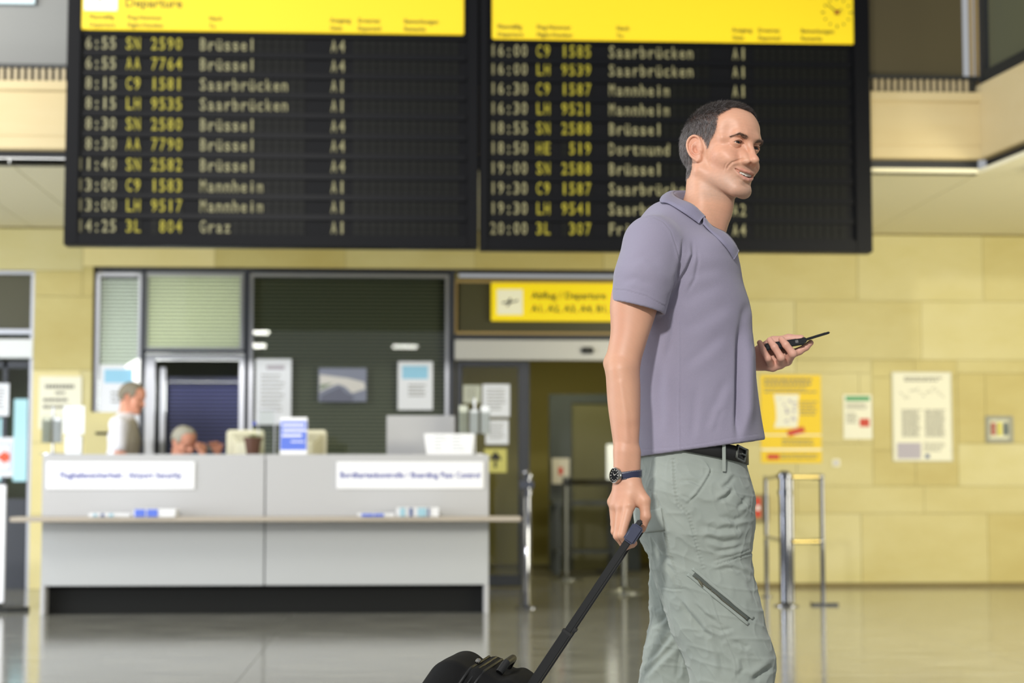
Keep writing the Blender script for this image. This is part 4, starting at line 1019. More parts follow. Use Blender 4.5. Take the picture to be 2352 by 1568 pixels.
# the man's own frame: x = his walking direction (camera right), y = away from the camera, z = up; it is turned by YAW in the hall
cP, sP = math.cos(PITCH), math.sin(PITCH)
def L(px, py, y):
    u = (px - 1176) / FPX; v = (784 - py) / FPX      # depth along view d: y = d*cP - v*d*sP
    d = y / (cP - v * sP); return np.array([u * d, y, CAMZ + d * (sP + v * cP)])
def toPX(V):
    z = V[:, 2] - CAMZ; d = V[:, 1] * cP + z * sP; v = -V[:, 1] * sP + z * cP
    return np.stack([1176 + FPX * V[:, 0] / d, 784 - FPX * v / d], 1)
def polydist(p2, poly):
    """distance and parameter of 2D points to a polyline, in px"""
    best = np.full(len(p2), 1e9); side = np.zeros(len(p2)); poly = np.asarray(poly, float); tt = np.zeros(len(p2)); acc = 0; tot = np.linalg.norm(np.diff(poly, axis=0), axis=1).sum()
    for a, b in zip(poly[:-1], poly[1:]):
        d = b - a; l = np.linalg.norm(d); q = p2 - a; t = np.clip(q @ d / l**2, 0, 1); r = q - t[:, None] * d; dd = np.linalg.norm(r, axis=1); m = dd < best
        best[m] = dd[m]; side[m] = (d[0] * q[m, 1] - d[1] * q[m, 0]) / l; tt[m] = (acc + t[m] * l) / tot; acc += l
    return best, side, tt
def inpoly(p2, poly):
    poly = np.asarray(poly, float); x, y = p2[:, 0], p2[:, 1]; r = np.zeros(len(p2), bool)
    for (x1, y1), (x2, y2) in zip(poly, np.roll(poly, -1, 0)):
        if y1 == y2: continue
        r ^= ((y1 > y) != (y2 > y)) & (x < (x2 - x1) * (y - y1) / (y2 - y1) + x1)
    return r

man = empty('person', 'man in a grey-violet polo shirt and sage cargo trousers walking right, holding a flip phone', 'person', loc=(0, 0, 0))
man.rotation_euler = (0, 0, -YAW)
man_o = L(1600, 1100, 4.4); man_o[2] = 0
_r = Matrix.Rotation(-YAW, 3, 'Z') @ Vector(man_o); man.location = _r
def mpart(o, parent=None):
    """child of the man, geometry given in his frame"""
    o.parent = parent or man
    if parent is None: o.location = -Vector(man_o)
    return o

# ------------------------------------------------------------------ HEAD
def rotm(a, b, c):
    ca, sa, cb, sb, cc, sc = math.cos(a), math.sin(a), math.cos(b), math.sin(b), math.cos(c), math.sin(c)
    return np.array([[ca, -sa, 0], [sa, ca, 0], [0, 0, 1]]) @ np.array([[cb, 0, -sb], [0, 1, 0], [sb, 0, cb]]) @ np.array([[1, 0, 0], [0, cc, -sc], [0, sc, cc]])
HR = rotm(math.radians(-50), math.radians(-1.0), math.radians(-7.0)); HS = 1.02
HC = L(1696, 326, 4.349) - HR @ np.array((.0885, -.0315, .0215)) * HS
def hloc(P): return ((P - HC.astype(f32)) @ HR.astype(f32)) / f32(HS)
def hglob(V): return np.asarray(V) * HS @ HR.T + HC
EYE = (.0775, .0315, .0215); ER = .0122
_RIM_K = [(0.012, -0.001, 0.014, 0.003), (0.009, 0.003, 0.027, 0.003), (-0.002, 0.0055, 0.033, 0.0032), (-0.015, 0.0055, 0.026, 0.0034), (-0.02, 0.0055, 0.01, 0.0034), (-0.017, 0.0045, -0.008, 0.0032), (-0.009, 0.0035, -0.021, 0.0032), (-0.001, 0.0015, -0.0285, 0.0045)]
_RIM = None
def face(Q):
    global _RIM
    if _RIM is None: _RIM = cr(_RIM_K, 22)
    """head in its own frame: x forward, y to his left, z up, origin between the ears"""
    A = Q.copy(); A[:, 1] = np.abs(A[:, 1]); y = A[:, 1]
    d = ell(A, (-.010, 0, .052), (.090, .074, .078))
    d = smin(d, ell(A, (.036, 0, .054), (.066, .066, .066)), .03)
    d = smin(d, ell(A, (-.045, 0, .02), (.058, .062, .055)), .03)
    d = smin(d, ell(A, (.034, 0, -.012), (.060, .058, .070)), .02)
    d = smin(d, ell(A, (.050, 0, -.050), (.046, .043, .045)), .02)             # muzzle
    d = smin(d, cone(A, (-.002, .059, -.046), (.074, .018, -.087), .0155, .015), .018)  # jaw line
    d = smin(d, cone(A, (-.004, .056, .0), (-.002, .053, -.042), .016, .013), .02)
    d = smin(d, ell(A, (.082, 0, -.088), (.018, .022, .016)), .016)              # chin
    d = smin(d, ell(A, (.056, .043, -.010), (.024, .022, .019)), .020)           # cheekbone
    d = smin(d, chain(A, [(.095, .0, .037), (.0935, .018, .040), (.085, .041, .038), (.064, .057, .029)], [.008, .0092, .0088, .0065]), .016)   # brow ridge
    d = smax(d, -ell(A, (.101, .031, .0195), (.019, .019, .0125)), .012)        # eye socket
    d = smax(d, -ell(A, (.085, .064, .042), (.012, .014, .03)), .02)            # temple
    # nose
    d = smin(d, chain(A, [(.091, 0, .030), (.1020, 0, .010), (.1120, 0, -.012)], [.0062, .0070, .0086], ), .010)
    d = smin(d, ell(A, (.1160, 0, -.0185), (.0112, .0102, .0090)), .008)
    d = smin(d, ell(A, (.1030, .0130, -.0225), (.0110, .0070, .0072)), .0045)
    d = smin(d, ell(A, (.092, .014, -.014), (.014, .010, .015)), .010)
    d = smax(d, -ell(A, (.1070, .0072, -.0295), (.0075, .0046, .0062)), .002)
    # cheek of the smile and the fold beside the mouth
    d = smin(d, ell(A, (.070, .039, -.022), (.020, .017, .016)), .012)
    # lips: smile curve
    up = [(.1010, 0, -.0455), (.0990, .010, -.0448), (.0925, .023, -.0422), (.0780, .0385, -.0365)]
    lo = [(.0985, 0, -.0640), (.0965, .010, -.0625), (.0905, .023, -.0555), (.0780, .0380, -.0385)]
    d = smin(d, chain(A, up, [.0040, .0038, .0028, .0012]), .004)
    d = smin(d, chain(A, lo, [.0054, .0050, .0036, .0014]), .005)
    mo = [(.1010, 0, -.0548), (.0985, .010, -.0540), (.0925, .022, -.0494), (.0795, .0375, -.0380)]
    d = smax(d, -chain(A, mo, [.0036, .0034, .0026, .0010]), .0015)
    d = smax(d, -chain(A, [(.094, 0, -.0530), (.089, .014, -.0510), (.080, .025, -.0465)], [.0065, .0055, .003]), .001)
    d = smax(d, -ell(A, (.101, 0, -.0755), (.008, .020, .0045)), .006)          # fold below the lip
    d = smax(d, -chain(A, [(.1085, 0, -.0290), (.1075, 0, -.0390)], [.0018, .0022]), .004)
    # eyelids
    lid = ell(A, EYE, (ER + .0030,) * 3)
    lid = smax(lid, -ell(A, (EYE[0] + .0125, EYE[1] - .0002, EYE[2] - .0010), (.0095, .0132, .0030)), .0010)
    d = smin(d, lid, .0025)
    d = smin(d, chain(A, [(.0925, .0185, .0235), (.0935, .026, .0275), (.0920, .036, .0275), (.0850, .0455, .0215)], [.0012, .0017, .0019, .0014]), .003)
    d = smax(d, -chain(A, [(.0955, .020, .0285), (.0945, .031, .0325), (.0880, .045, .0275)], [.0010, .0013, .0010]), .003)
    d = smax(d, -chain(A, [(.0935, .0185, .0135), (.0925, .029, .0100), (.0860, .042, .0110)], [.0010, .0016, .0010]), .004)  # under-eye
    d = smax(d, -ell(A, EYE, (ER - .0004,) * 3), .0006)
    # forehead lines
    # ear
    Re = rotm(math.radians(-24), 0, 0).T; Re2 = rotm(0, math.radians(13), 0)
    ec = np.array((-.003, .0765, .004), f32); E_ = (A - ec) @ np.asarray(Re, f32).T @ np.asarray(Re2, f32)   # ear frame: x fwd, z up
    ear = smin(ell(E_, (-.003, .000, .006), (.0185, .0042, .0265)), ell(E_, (.001, -.001, -.022), (.0090, .0048, .0110)), .008)
    rim = chain(E_, _RIM[:, :3], _RIM[:, 3])
    ear = smin(ear, rim, .0030)
    ear = smax(ear, -chain(E_, [(.005, .0062, .021), (-.005, .0078, .025), (-.0135, .0078, .016), (-.0145, .0072, .002)], [.0032, .0038, .0040, .0030]), .0015)
    ear = smin(ear, chain(E_, [(.001, .0025, .019), (-.0085, .0040, .010), (-.0095, .0040, -.004), (-.003, .0035, -.0125), (.0045, .003, -.0125)], [.0018, .0026, .0028, .0026, .0026]), .002)
    ear = smax(ear, -ell(E_, (.0000, .0075, -.0010), (.0080, .0095, .0105)), .0015)
    ear = smin(ear, ell(E_, (.0115, .0010, -.0045), (.0045, .0045, .0065)), .003)
    ear = smin(ear, ell(E_, (.008, -.008, .004), (.012, .012, .022)), .004)
    d = smin(d, ear, .0035)
    return d
NECK_TOP = hglob([[-.040, 0, -.005]])[0]
NB = L(1600, 545, 4.385)
def head_sdf(P):
    d = face(hloc(P)) * HS
    # neck
    nk = chain(P, [hglob([[-.035, 0, -.005]])[0], L(1627, 425, 4.432), L(1621, 475, 4.428), L(1602, 540, 4.42), L(1594, 600, 4.42)], [.052, .0515, .0545, .058, .07], .01)
    fr = chain(P, [hglob([[.030, 0, -.068]])[0], L(1655, 490, 4.42), L(1630, 545, 4.42)], [.026, .022, .026])
    nk = smin(nk, fr, .030)
    scm = chain(P, [hglob([[-.022, -.052, -.035]])[0], L(1614, 480, 4.380), L(1643, 540, 4.395)], [.011, .010, .008]); nk = smin(nk, scm, .014)
    nk = smin(nk, ell(P, L(1665, 494, 4.42), (.011, .010, .013)), .010)
    tr = np.minimum(chain(P, [L(1600, 515, 4.40), L(1530, 600, 4.28)], [.04, .04]), chain(P, [L(1600, 515, 4.44), L(1550, 590, 4.56)], [.04, .04]))
    nk = smin(nk, tr, .02)
    nk = smin(nk, ell(P, L(1590, 630, 4.42), (.09, .14, .05)), .04)
    return smin(d, nk, .009)

def cr(pts, n):
    pts = np.array(pts, float); t = np.linspace(0, len(pts) - 1, n); return spline(np.arange(len(pts)), pts, t)
def crease(V, px, N, poly, w, depth, bulge=0.0, bw=None, fade=.25, mask=None, side=1):
    """press a groove (and raise the cloth or flesh on one side of it) along a line given in the photograph"""
    d, sd, t = polydist(px, poly); e = np.clip(np.minimum(t, 1 - t) / fade, 0, 1); e = e * e * (3 - 2 * e)
    q = -depth * np.exp(-(d / w) ** 2) * e
    if bulge: bw = bw or 3 * w; sdd = sd * side; q = q + bulge * np.exp(-((sdd - bw * .8) / bw) ** 2) * e * (d < 4 * bw)
    if mask is not None: q = q * mask
    return V + N * q[:, None]
# skin tones (true colour of the skin, lips, stubble)
SK = np.array(S(220, 167, 137)); SKR = np.array(S(214, 142, 118)); LIP = np.array(S(208, 136, 124)); STUB = np.array(S(186, 154, 134)); BROW = np.array(S(70, 54, 44))
def gauss(Q, c, r): return np.exp(-(((Q - np.array(c)) / np.array(r)) ** 2).sum(1))[:, None]
def mixc(c, t, w): return c * (1 - np.clip(w, 0, 1)) + np.array(t) * np.clip(w, 0, 1)
def nz(Q, s, seed=0):
    """cheap smooth noise"""
    r = np.random.RandomState(seed); v = 0
    for k in range(6):
        w = r.normal(size=3) * s; v = v + np.sin(Q @ w + r.uniform(0, 6.28))
    return v / 6
def hairline(Q):
    """>0 where scalp hair grows (head frame, y mirrored)"""
    y = np.abs(Q[:, 1]); x, z = Q[:, 0], Q[:, 2]
    n_ = nz(Q, 160, 3) * .0022
    # front line: sits at z~.118 in the middle, recedes at the temples
    front = np.interp(z, [-.08, -.055, -.02, .0, .012, .03, .048, .068, .084, .098, .112, .13], [-.030, -.026, -.016, .014, .0250, .0380, .0500, .0500, .0440, .054, .062, .07])
    mid = np.clip(1 - y / .034, 0, 1) * .018 * (z > .075)
    g = (front + mid + n_) - x
    g = np.minimum(g, z + .058 + .4 * (x + .05) * (x < -.03) * 0)     # nape line
    ear = ((x + .008) / .027) ** 2 + ((z - .002) / .040) ** 2
    g = np.where((y > .055), np.minimum(g, (ear - 1) * .02), g)
    # below/ahead of the ear only a sideburn
    g = np.where((z < -.002) & (x > -.022), -1, g)
    return g
V, F = sculpt(head_sdf, HC - np.array([.17, .17, .36]), HC + np.array([.17, .17, .19]), .00125)
V = relax(V, F, 1, .35)
def facepx(V):
    Q = (V - HC) @ HR; Q[:, 1] = -np.abs(Q[:, 1]); return toPX(Q @ HR.T + HC)
def T9(*p): return [(1480 + a / 2.5, 200 + b / 2.5) for a, b in p]
fx = facepx(V); Nn = vnormals(V, F); fm_ = np.clip((((V - HC) @ HR)[:, 0] - .035) / .01, 0, 1)
V = crease(V, fx, Nn, T9((588, 404), (548, 418), (505, 432), (482, 452), (466, 486)), 2.4, .0024, .0024, 7, .22, fm_, side=-1)
V = crease(V, fx, Nn, T9((484, 424), (466, 446), (457, 476), (460, 500)), 2.2, .0011, .0009, 5, .35, fm_, side=-1)
V = crease(V, fx, Nn, T9((498, 325), (484, 334), (474, 338)), .8, .0006, 0, None, .4, fm_)
V = crease(V, fx, Nn, T9((500, 318), (484, 316), (470, 312)), .8, .0006, 0, None, .4, fm_)
V = crease(V, fx, Nn, T9((505, 340), (530, 352), (560, 350), (580, 340)), 1.3, .0010, .0006, 3, .35, fm_)
Qh = ((V - HC) @ HR) / HS; QA = Qh.copy(); QA[:, 1] = np.abs(QA[:, 1])
col = np.tile(SK, (len(V), 1))
col = mixc(col, SKR, .35 * gauss(QA, (.07, .043, -.015), (.03, .022, .022)) + .35 * gauss(QA, (.118, 0, -.012), (.015, .014, .012)) + .55 * gauss(QA, (-.01, .08, 0), (.03, .012, .04)))
bx = np.clip((.034 + (-Qh[:, 2] - .02) * 1.0), 0, 1)
beard = np.clip((-Qh[:, 2] - .012) / .06, 0, 1) ** 1.5 * np.clip((Qh[:, 0] + .0) / .03, 0, 1) * np.clip((Qh[:, 2] + .125) / .02, 0, 1)
moust = gauss(QA, (.10, .008, -.036), (.02, .018, .008))[:, 0]
col = mixc(col, STUB, (.65 * np.maximum(beard, moust) * (1 + .35 * nz(Qh, 900, 1)))[:, None])
lipw = 0
for pts, rr in (([(.1035, 0, -.0470), (.1010, .010, -.0463), (.0945, .023, -.0430), (.0790, .0370, -.0372)], .0034), ([(.1010, 0, -.0632), (.0985, .010, -.0618), (.0925, .021, -.0545), (.0790, .0365, -.0390)], .0044)):
    lipw = np.maximum(lipw, np.clip((rr - chain(QA.astype(f32), pts, [0] * 4)) / .0016 + .5, 0, 1))
lipw = lipw * (1 - .0 * lipw)
lipw = lipw * np.clip((.036 - QA[:, 1]) / .016, 0, 1); col = mixc(col, LIP, (.6 * lipw)[:, None])
inm = chain(QA.astype(f32), [(.092, 0, -.0540), (.088, .016, -.0520), (.080, .026, -.045)], [.0068, .0055, .002]) < 0
col[inm] = S(96, 40, 36)
lash = np.clip(1 - np.abs(chain(QA.astype(f32), [(.0915, .0205, .0220), (.0915, .026, .0250), (.0900, .036, .0250), (.0830, .0440, .0205)], [0] * 4)) / .0013, 0, 1)
col = mixc(col, S(52, 38, 32), (.75 * lash)[:, None])
browd = chain(QA.astype(f32), [(.1040, .0140, .0320), (.1030, .0230, .0350), (.0955, .0370, .0395), (.0800, .0490, .0325)], [0] * 4)
col = mixc(col, BROW, (.28 * np.clip(1.2 - browd / .0060, 0, 1))[:, None])
hl = hairline(Qh)
col = mixc(col, np.array(S(86, 78, 74)), (np.clip(hl / .006, 0, 1) * .85)[:, None])
col = mixc(col, np.array(S(214, 146, 120)), (.22 * np.clip(nz(V, 60, 15) * 2, 0, 1))[:, None]); col = col * (1 + .045 * nz(V, 420, 5)[:, None])
M['skin'] = attr_mat('skin', .47, sss=.10, bump=.13, bscale=1100, spec=.5)
body_V, body_F, body_C = [V], [F], [col]

# eyes ----------------------------------------------------------------
M['eye'] = bpy.data.materials.new('eyeball'); M['eye'].use_nodes = True
M['eye'].node_tree.nodes['Principled BSDF'].inputs['Roughness'].default_value = .06
a_ = M['eye'].node_tree.nodes.new('ShaderNodeVertexColor'); a_.layer_name = 'tone'; M['eye'].node_tree.links.new(a_.outputs[0], M['eye'].node_tree.nodes['Principled BSDF'].inputs['Base Color'])
def grid_sphere(n=48):
    vs = []; fs = []
    for i in range(n + 1):
        t = math.pi * i / n
        for j in range(n): p = 2 * math.pi * j / n; vs.append((math.cos(t), math.sin(t) * math.cos(p), math.sin(t) * math.sin(p)))
    for i in range(n):
        for j in range(n): j2 = (j + 1) % n; fs.append((i * n + j, (i + 1) * n + j, (i + 1) * n + j2, i * n + j2))
    return np.array(vs), np.array(fs)
sv, sf = grid_sphere()
gaze = nrm((1, -.05, -.02))
gz_ = rotm(math.atan2(gaze[1], gaze[0]), math.asin(gaze[2]), 0)
for s_ in (-1, 1):
    c_ = np.array([EYE[0], s_ * EYE[1], EYE[2]]); bul = sv.copy(); ang = np.degrees(np.arccos(np.clip(sv[:, 0], -1, 1)))
    r_ = ER * (1 + .035 * np.clip(1 - (ang / 32) ** 2, 0, 1)); vv = (sv * r_[:, None]) @ gz_.T + c_
    cc = np.tile(S(226, 216, 208), (len(sv), 1)); cc[ang < 32] = S(70, 50, 38); cc[(ang > 27) & (ang < 33)] = S(40, 32, 28); cc[ang < 15] = S(6, 6, 6)
    o = fast_mesh('eye', hglob(vv), sf, M['eye'], colors=cc); mpart(o)
# teeth ---------------------------------------------------------------
M['teeth'] = mat('teeth', S(236, 230, 218), .18)
tb = None
def tooth_row(P):
    A = P.copy(); d = np.full(len(P), 1.0, f32)
    for i in range(-6, 7):
        w = [.0046, .0042, .0038, .0038, .0036, .0034, .0034][abs(i)]; s0 = sum([.0046, .0042, .0038, .0038, .0036, .0034, .0034][k] for k in range(abs(i))) * 2 * .97
        s0 = np.sign(i) * s0; y = s0 * .88
        c = (.0930 - .45 * (y ** 2) / .034, y, -.0510 + .0058 * (abs(y) / .026) ** 1.6)
        d = np.minimum(d, rbox(P, c, (.0018, w * .93, .0044 - .0004 * (abs(i) == 1)), .0014, rotm(math.asin(max(-1, min(1, -2 * .45 * y / .034))) * -1, 0, 0)))
    return d
tv, tf = sculpt(lambda P: tooth_row(P), (.060, -.040, -.062), (.100, .040, -.034), .0006)
mpart(fast_mesh('teeth', hglob(relax(tv, tf, 1, .3)), tf, M['teeth']))

# hair ----------------------------------------------------------------
def hair_strands(name, pts, dirs, length, rad, m, colfn=None, nseg=4, parent=None, curl=.25, seed=1):
    rs = np.random.RandomState(seed); n = len(pts)
    hc = bpy.data.hair_curves.new(name); hc.add_curves([nseg + 1] * n)
    P = np.zeros((n, nseg + 1, 3), f32); j = rs.normal(size=(n, 3)) * curl
    for k in range(nseg + 1):
        t = k / nseg; dd = dirs + j * t; P[:, k] = pts + dd / np.linalg.norm(dd, axis=1)[:, None] * (length * t)[:, None]
    hc.attributes['position'].data.foreach_set('vector', P.ravel())
    ra = hc.attributes.get('radius') or hc.attributes.new('radius', 'FLOAT', 'POINT')
    ra.data.foreach_set('value', np.tile(rad * np.linspace(1, .35, nseg + 1), n).astype(f32))
    hc.materials.append(m); o = bpy.data.objects.new(name, hc); C.objects.link(o)
    return mpart(o, parent)
def hairmat(name, c, rough=.45):
    m = mat(name, c, rough); return m
M['hair_dark'] = hairmat('hair_dark', S(62, 52, 46)); M['hair_grey'] = hairmat('hair_grey', S(150, 146, 146))
Nh = (vnormals(V, F) @ HR)
cand = np.where(hl > 0)[0]; rs = np.random.RandomState(7)
NHAIR = 42000
pick = rs.choice(cand, NHAIR); base = Qh[pick] + rs.normal(size=(NHAIR, 3)) * .0008; nn = Nh[pick]
# comb direction: forward and slightly up over the top, back-down at the sides
top = np.clip((Qh[pick][:, 2] - .03) / .10, 0, 1)[:, None]
comb = top * np.array([.9, 0, .15]) + (1 - top) * np.array([-.12, 0, -.95])
d_ = comb - (comb * nn).sum(1)[:, None] * nn; d_ = d_ / (np.linalg.norm(d_, axis=1)[:, None] + 1e-6)
dirs = d_ * 1.0 + nn * (.12 + .30 * top)
ln = (.0085 + .0085 * top[:, 0] + .002 * rs.rand(NHAIR)) * np.clip(hl[pick] / .010 + .35, .35, 1)
greyp = np.clip(1.10 - top[:, 0] * 1.25 + .2 * nz(Qh[pick], 90, 9), .08, .55)
isg = rs.rand(NHAIR) < greyp
hp = empty('hair'); mpart(hp); hp.location = (0, 0, 0); hp.parent = None; bpy.data.objects.remove(hp)
for nm, sel, mm in (('hair', ~isg, M['hair_dark']), ('grey_hair', isg, M['hair_grey'])):
    dg = dirs[sel] @ HR.T; o = hair_strands(nm, hglob(base[sel]), dg, ln[sel] * HS, .00016, mm, curl=.16, seed=3)
# brows
brow = []
for s_ in (-1, 1):
    n = 620; t = rs.rand(n); w = (rs.rand(n) - .5)
    bx_ = np.interp(t, [0, .3, .65, 1], [.1020, .1010, .0935, .0770]); by = np.interp(t, [0, .3, .65, 1], [.0140, .0230, .0370, .0490]); bz = np.interp(t, [0, .3, .65, 1], [.0320, .0350, .0395, .0325])
    p = np.stack([bx_, by, bz + w * np.interp(t, [0, .2, .7, 1], [.0055, .0066, .0046, .0016])], 1)
    # snap to skin along x
    for _ in range(8): p[:, 0] -= face(p.astype(f32)) * .8
    dr = np.stack([np.full(n, -.3), np.full(n, .75), .45 - .9 * t], 1) + np.array([.35, 0, 0]); p[:, 1] *= s_; dr[:, 1] *= s_
    brow.append((p, dr))
bp_ = np.concatenate([b[0] for b in brow]); bd = np.concatenate([b[1] for b in brow])
hair_strands('eyebrows', hglob(bp_), bd @ HR.T, np.full(len(bp_), .0060), .00010, mat('hair_brow', S(120, 98, 84), .7), curl=.2, seed=5)

# lashes on the upper lids
lp = []; ld = []
for s_ in (-1, 1):
    n = 90; t = np.linspace(0, 1, n); a = (t - .5) * 1.9
    y = EYE[1] + .0125 * np.sin(a * .95); x = EYE[0] + (ER + .0018) * np.cos(a * .95) - .0005; z = EYE[2] + .0022 - .0022 * (2 * t - 1) ** 2
    lp.append(np.stack([x, y * s_, z], 1)); ld.append(np.stack([np.full(n, .9), s_ * (a * .9 + .2), np.full(n, .35)], 1))
lp = np.concatenate(lp); ld = np.concatenate(ld)
hair_strands('eyelashes', hglob(lp), ld @ HR.T, np.full(len(lp), .0045), .00014, M['hair_dark'], curl=.15, seed=6)
# ------------------------------------------------------------------ ARMS AND HANDS
def LL(pts): return [L(*p) for p in pts]
def arow(py, xl, xr, cy, b_): p, q = L(xl, py, cy), L(xr, py, cy); return (p[2], (p[0] + q[0]) / 2, cy, (q[0] - p[0]) / 2, b_)
ARM = [arow(590, 1450, 1548, 4.245, .052), arow(640, 1415, 1530, 4.232, .053), arow(700, 1401, 1513, 4.222, .050), arow(735, 1402, 1502, 4.218, .047), arow(765, 1402, 1492, 4.214, .044), arow(800, 1396, 1481, 4.210, .042), arow(828, 1390, 1473, 4.206, .041),
       arow(850, 1391, 1470, 4.203, .041), arow(890, 1393, 1471, 4.197, .041), arow(930, 1396, 1471, 4.190, .038), arow(975, 1402, 1470, 4.183, .034), arow(1010, 1407, 1468, 4.177, .030), arow(1045, 1411, 1467, 4.171, .026), arow(1080, 1416, 1466, 4.167, .0215), arow(1112, 1414, 1469, 4.164, .0195)]
_wp = L(1440, 1112, 4.164)
WR = L(1443, 1108, 4.165)
def right_arm(P):
    d = column(P, ARM, 2.05); d = smax(d, f32(_wp[2] - .004) - P[:, 2], .006); d = smax(d, P[:, 2] - f32(L(1500, 596, 4.245)[2]), .02)
    d = smin(d, cone(P, L(1404, 835, 4.215), L(1408, 850, 4.215), .016, .013), .015)                # elbow point
    d = smin(d, cone(P, L(1425, 850, 4.178), L(1440, 960, 4.168), .022, .012), .02)                 # forearm muscle
    d = smin(d, cone(P, L(1432, 1040, 4.165), L(1425, 1098, 4.160), .020, .016), .012)
    d = smin(d, cone(P, L(1452, 1040, 4.172), L(1454, 1098, 4.168), .018, .015), .012)
    fing = [  # knuckle, middle joint, end joint, tip
        ([(1445, 1162, 4.130), (1428, 1228, 4.112), (1441, 1250, 4.124), (1456, 1247, 4.140)], [.0125, .0100, .0088, .0078]),
        ([(1428, 1164, 4.142), (1419, 1230, 4.136), (1436, 1254, 4.150), (1453, 1250, 4.163)], [.0125, .0102, .0090, .0078]),
        ([(1414, 1160, 4.158), (1413, 1220, 4.160), (1430, 1246, 4.174), (1448, 1242, 4.186)], [.0120, .0096, .0085, .0074]),
        ([(1408, 1152, 4.176), (1411, 1204, 4.182), (1427, 1228, 4.194), (1443, 1226, 4.204)], [.0105, .0084, .0075, .0066])]
    palm = None
    for k, (pt, r) in enumerate(fing):
        e = cone(P, L(1441 + (6, 1, -4, -8)[k], 1106, 4.158 + .006 * k), L(*pt[0]), .0150, .0135); palm = e if palm is None else smin(palm, e, .012)
    palm = smin(palm, ell(P, L(1432, 1140, 4.158), (.024, .018, .032)), .014)
    th = chain(P, LL([(1455, 1112, 4.152), (1480, 1150, 4.138), (1483, 1186, 4.132), (1475, 1214, 4.138)]), [.0165, .0135, .0112, .0088], .006)
    palm = smin(palm, th, .012)
    palm = smin(palm, cone(P, L(1452, 1118, 4.150), L(1464, 1152, 4.145), .014, .010), .014)
    d = smin(d, palm, .014)
    for pt, r in fing: d = smin(d, chain(P, LL(pt), r, .004), .0045)
    for k in range(3):   # tendons
        d = smin(d, cone(P, L(1440, 1122, 4.150 + .004 * k), L(*(fing[k][0][0][0], fing[k][0][0][1] - 3, fing[k][0][0][2] - .010)), .0028, .0040), .006)
    # thumb nail and index nail left smooth; vein on the forearm
    d = smin(d, chain(P, LL([(1425, 880, 4.158), (1436, 950, 4.152), (1440, 1010, 4.152)]), [.0015, .002, .0015]), .012)
    return d
Va, Fa = sculpt(right_arm, L(1380, 1275, 4.09), L(1560, 520, 4.31), .0017)
Va = relax(Va, Fa, 1, .35)
def armcol(V, zc):
    c = np.tile(np.array(S(216, 166, 136)), (len(V), 1))
    c = mixc(c, np.array(S(208, 148, 122)), (.35 + .35 * nz(V, 40, 11))[:, None])
    return c * (1 + .03 * nz(V, 300, 6)[:, None])
ca_ = armcol(Va, 0)
body_V.append(Va); body_F.append(Fa); body_C.append(ca_)

LW = L(1733, 826, 4.545)
lf_ = [([(1774, 842, 4.508), (1764, 823, 4.476), (1752, 803, 4.474), (1745, 787, 4.487)], [.0105, .0084, .0078, .0070]),
       ([(1791, 836, 4.504), (1794, 821, 4.470), (1779, 797, 4.470), (1768, 781, 4.484)], [.0115, .0094, .0086, .0076]),
       ([(1808, 828, 4.504), (1821, 812, 4.472), (1805, 792, 4.471), (1795, 779, 4.484)], [.0120, .0098, .0088, .0078]),
       ([(1814, 814, 4.516), (1836, 806, 4.502), (1851, 797, 4.500), (1862, 787, 4.505)], [.0120, .0092, .0084, .0074])]
def left_arm(P):
    d = chain(P, LL([(1600, 620, 4.60), (1595, 850, 4.66)]) + [LW + np.array([-.03, .01, -.002]), LW + np.array([.012, -.006, .0])], [.055, .045, .026, .0235], .012)
    palm = None
    for k, (pt, r) in enumerate(lf_):
        e = cone(P, LW + np.array([.008, -.010 + .004 * k, -.008 + .006 * k]), L(*pt[0]), .0165, .0125); palm = e if palm is None else smin(palm, e, .012)
    palm = smin(palm, ell(P, L(1773, 816, 4.530), (.034, .013, .024)), .014)
    th = chain(P, LL([(1748, 806, 4.535), (1776, 786, 4.530), (1812, 778, 4.520), (1840, 777, 4.508)]), [.0170, .0140, .0108, .0090], .008)
    palm = smin(palm, th, .012); d = smin(d, palm, .014)
    for pt, r in lf_: d = smin(d, chain(P, LL(pt), r, .004), .0040)
    return d
Vl, Fl = sculpt(left_arm, L(1560, 880, 4.42) , L(1885, 560, 4.76), .0017)
Vl = relax(Vl, Fl, 1, .35); cl = armcol(Vl, 0); cl = mixc(cl, np.array(S(232, 178, 160)), .6)
body_V.append(Vl); body_F.append(Fl); body_C.append(cl)
offs = np.cumsum([0] + [len(v) for v in body_V])[:-1]
body = mpart(fast_mesh('body', np.concatenate(body_V), np.concatenate([f + o_ for f, o_ in zip(body_F, offs)]), M['skin'], colors=np.concatenate(body_C)))

# ------------------------------------------------------------------ CLOTH
def row(py, xl, xr, cy, b, y0=4.42):
    a_, b_ = L(xl, py, y0), L(xr, py, y0); return (a_[2], (a_[0] + b_[0]) / 2, cy, (b_[0] - a_[0]) / 2, b)
SH = [row(495, 1515, 1600, 4.43, .08), row(530, 1482, 1636, 4.425, .125), row(565, 1458, 1682, 4.42, .170), row(605, 1440, 1696, 4.42, .190), row(650, 1430, 1705, 4.42, .186), row(705, 1426, 1721, 4.42, .180), row(745, 1426, 1724, 4.42, .178), row(790, 1428, 1724, 4.42, .175),
      row(850, 1432, 1731, 4.42, .172), row(930, 1440, 1742, 4.42, .172), row(1015, 1447, 1756, 4.42, .178), row(1070, 1450, 1766, 4.42, .183)]
HEM0, HEM1 = L(1467, 1049, 4.245), L(1755, 1010, 4.40)
def plane(P, a, b, up=(0, 1, 0)):
    """signed distance, positive on the upper side of the plane through the line a-b (extended in depth)"""
    n = np.cross(np.array(b) - np.array(a), up); n = n / np.linalg.norm(n); n = n if n[2] > 0 else -n
    return (P - np.asarray(a, f32)) @ n.astype(f32)
CU0, CU1 = L(1400, 690, 4.21), L(1522, 722, 4.21)
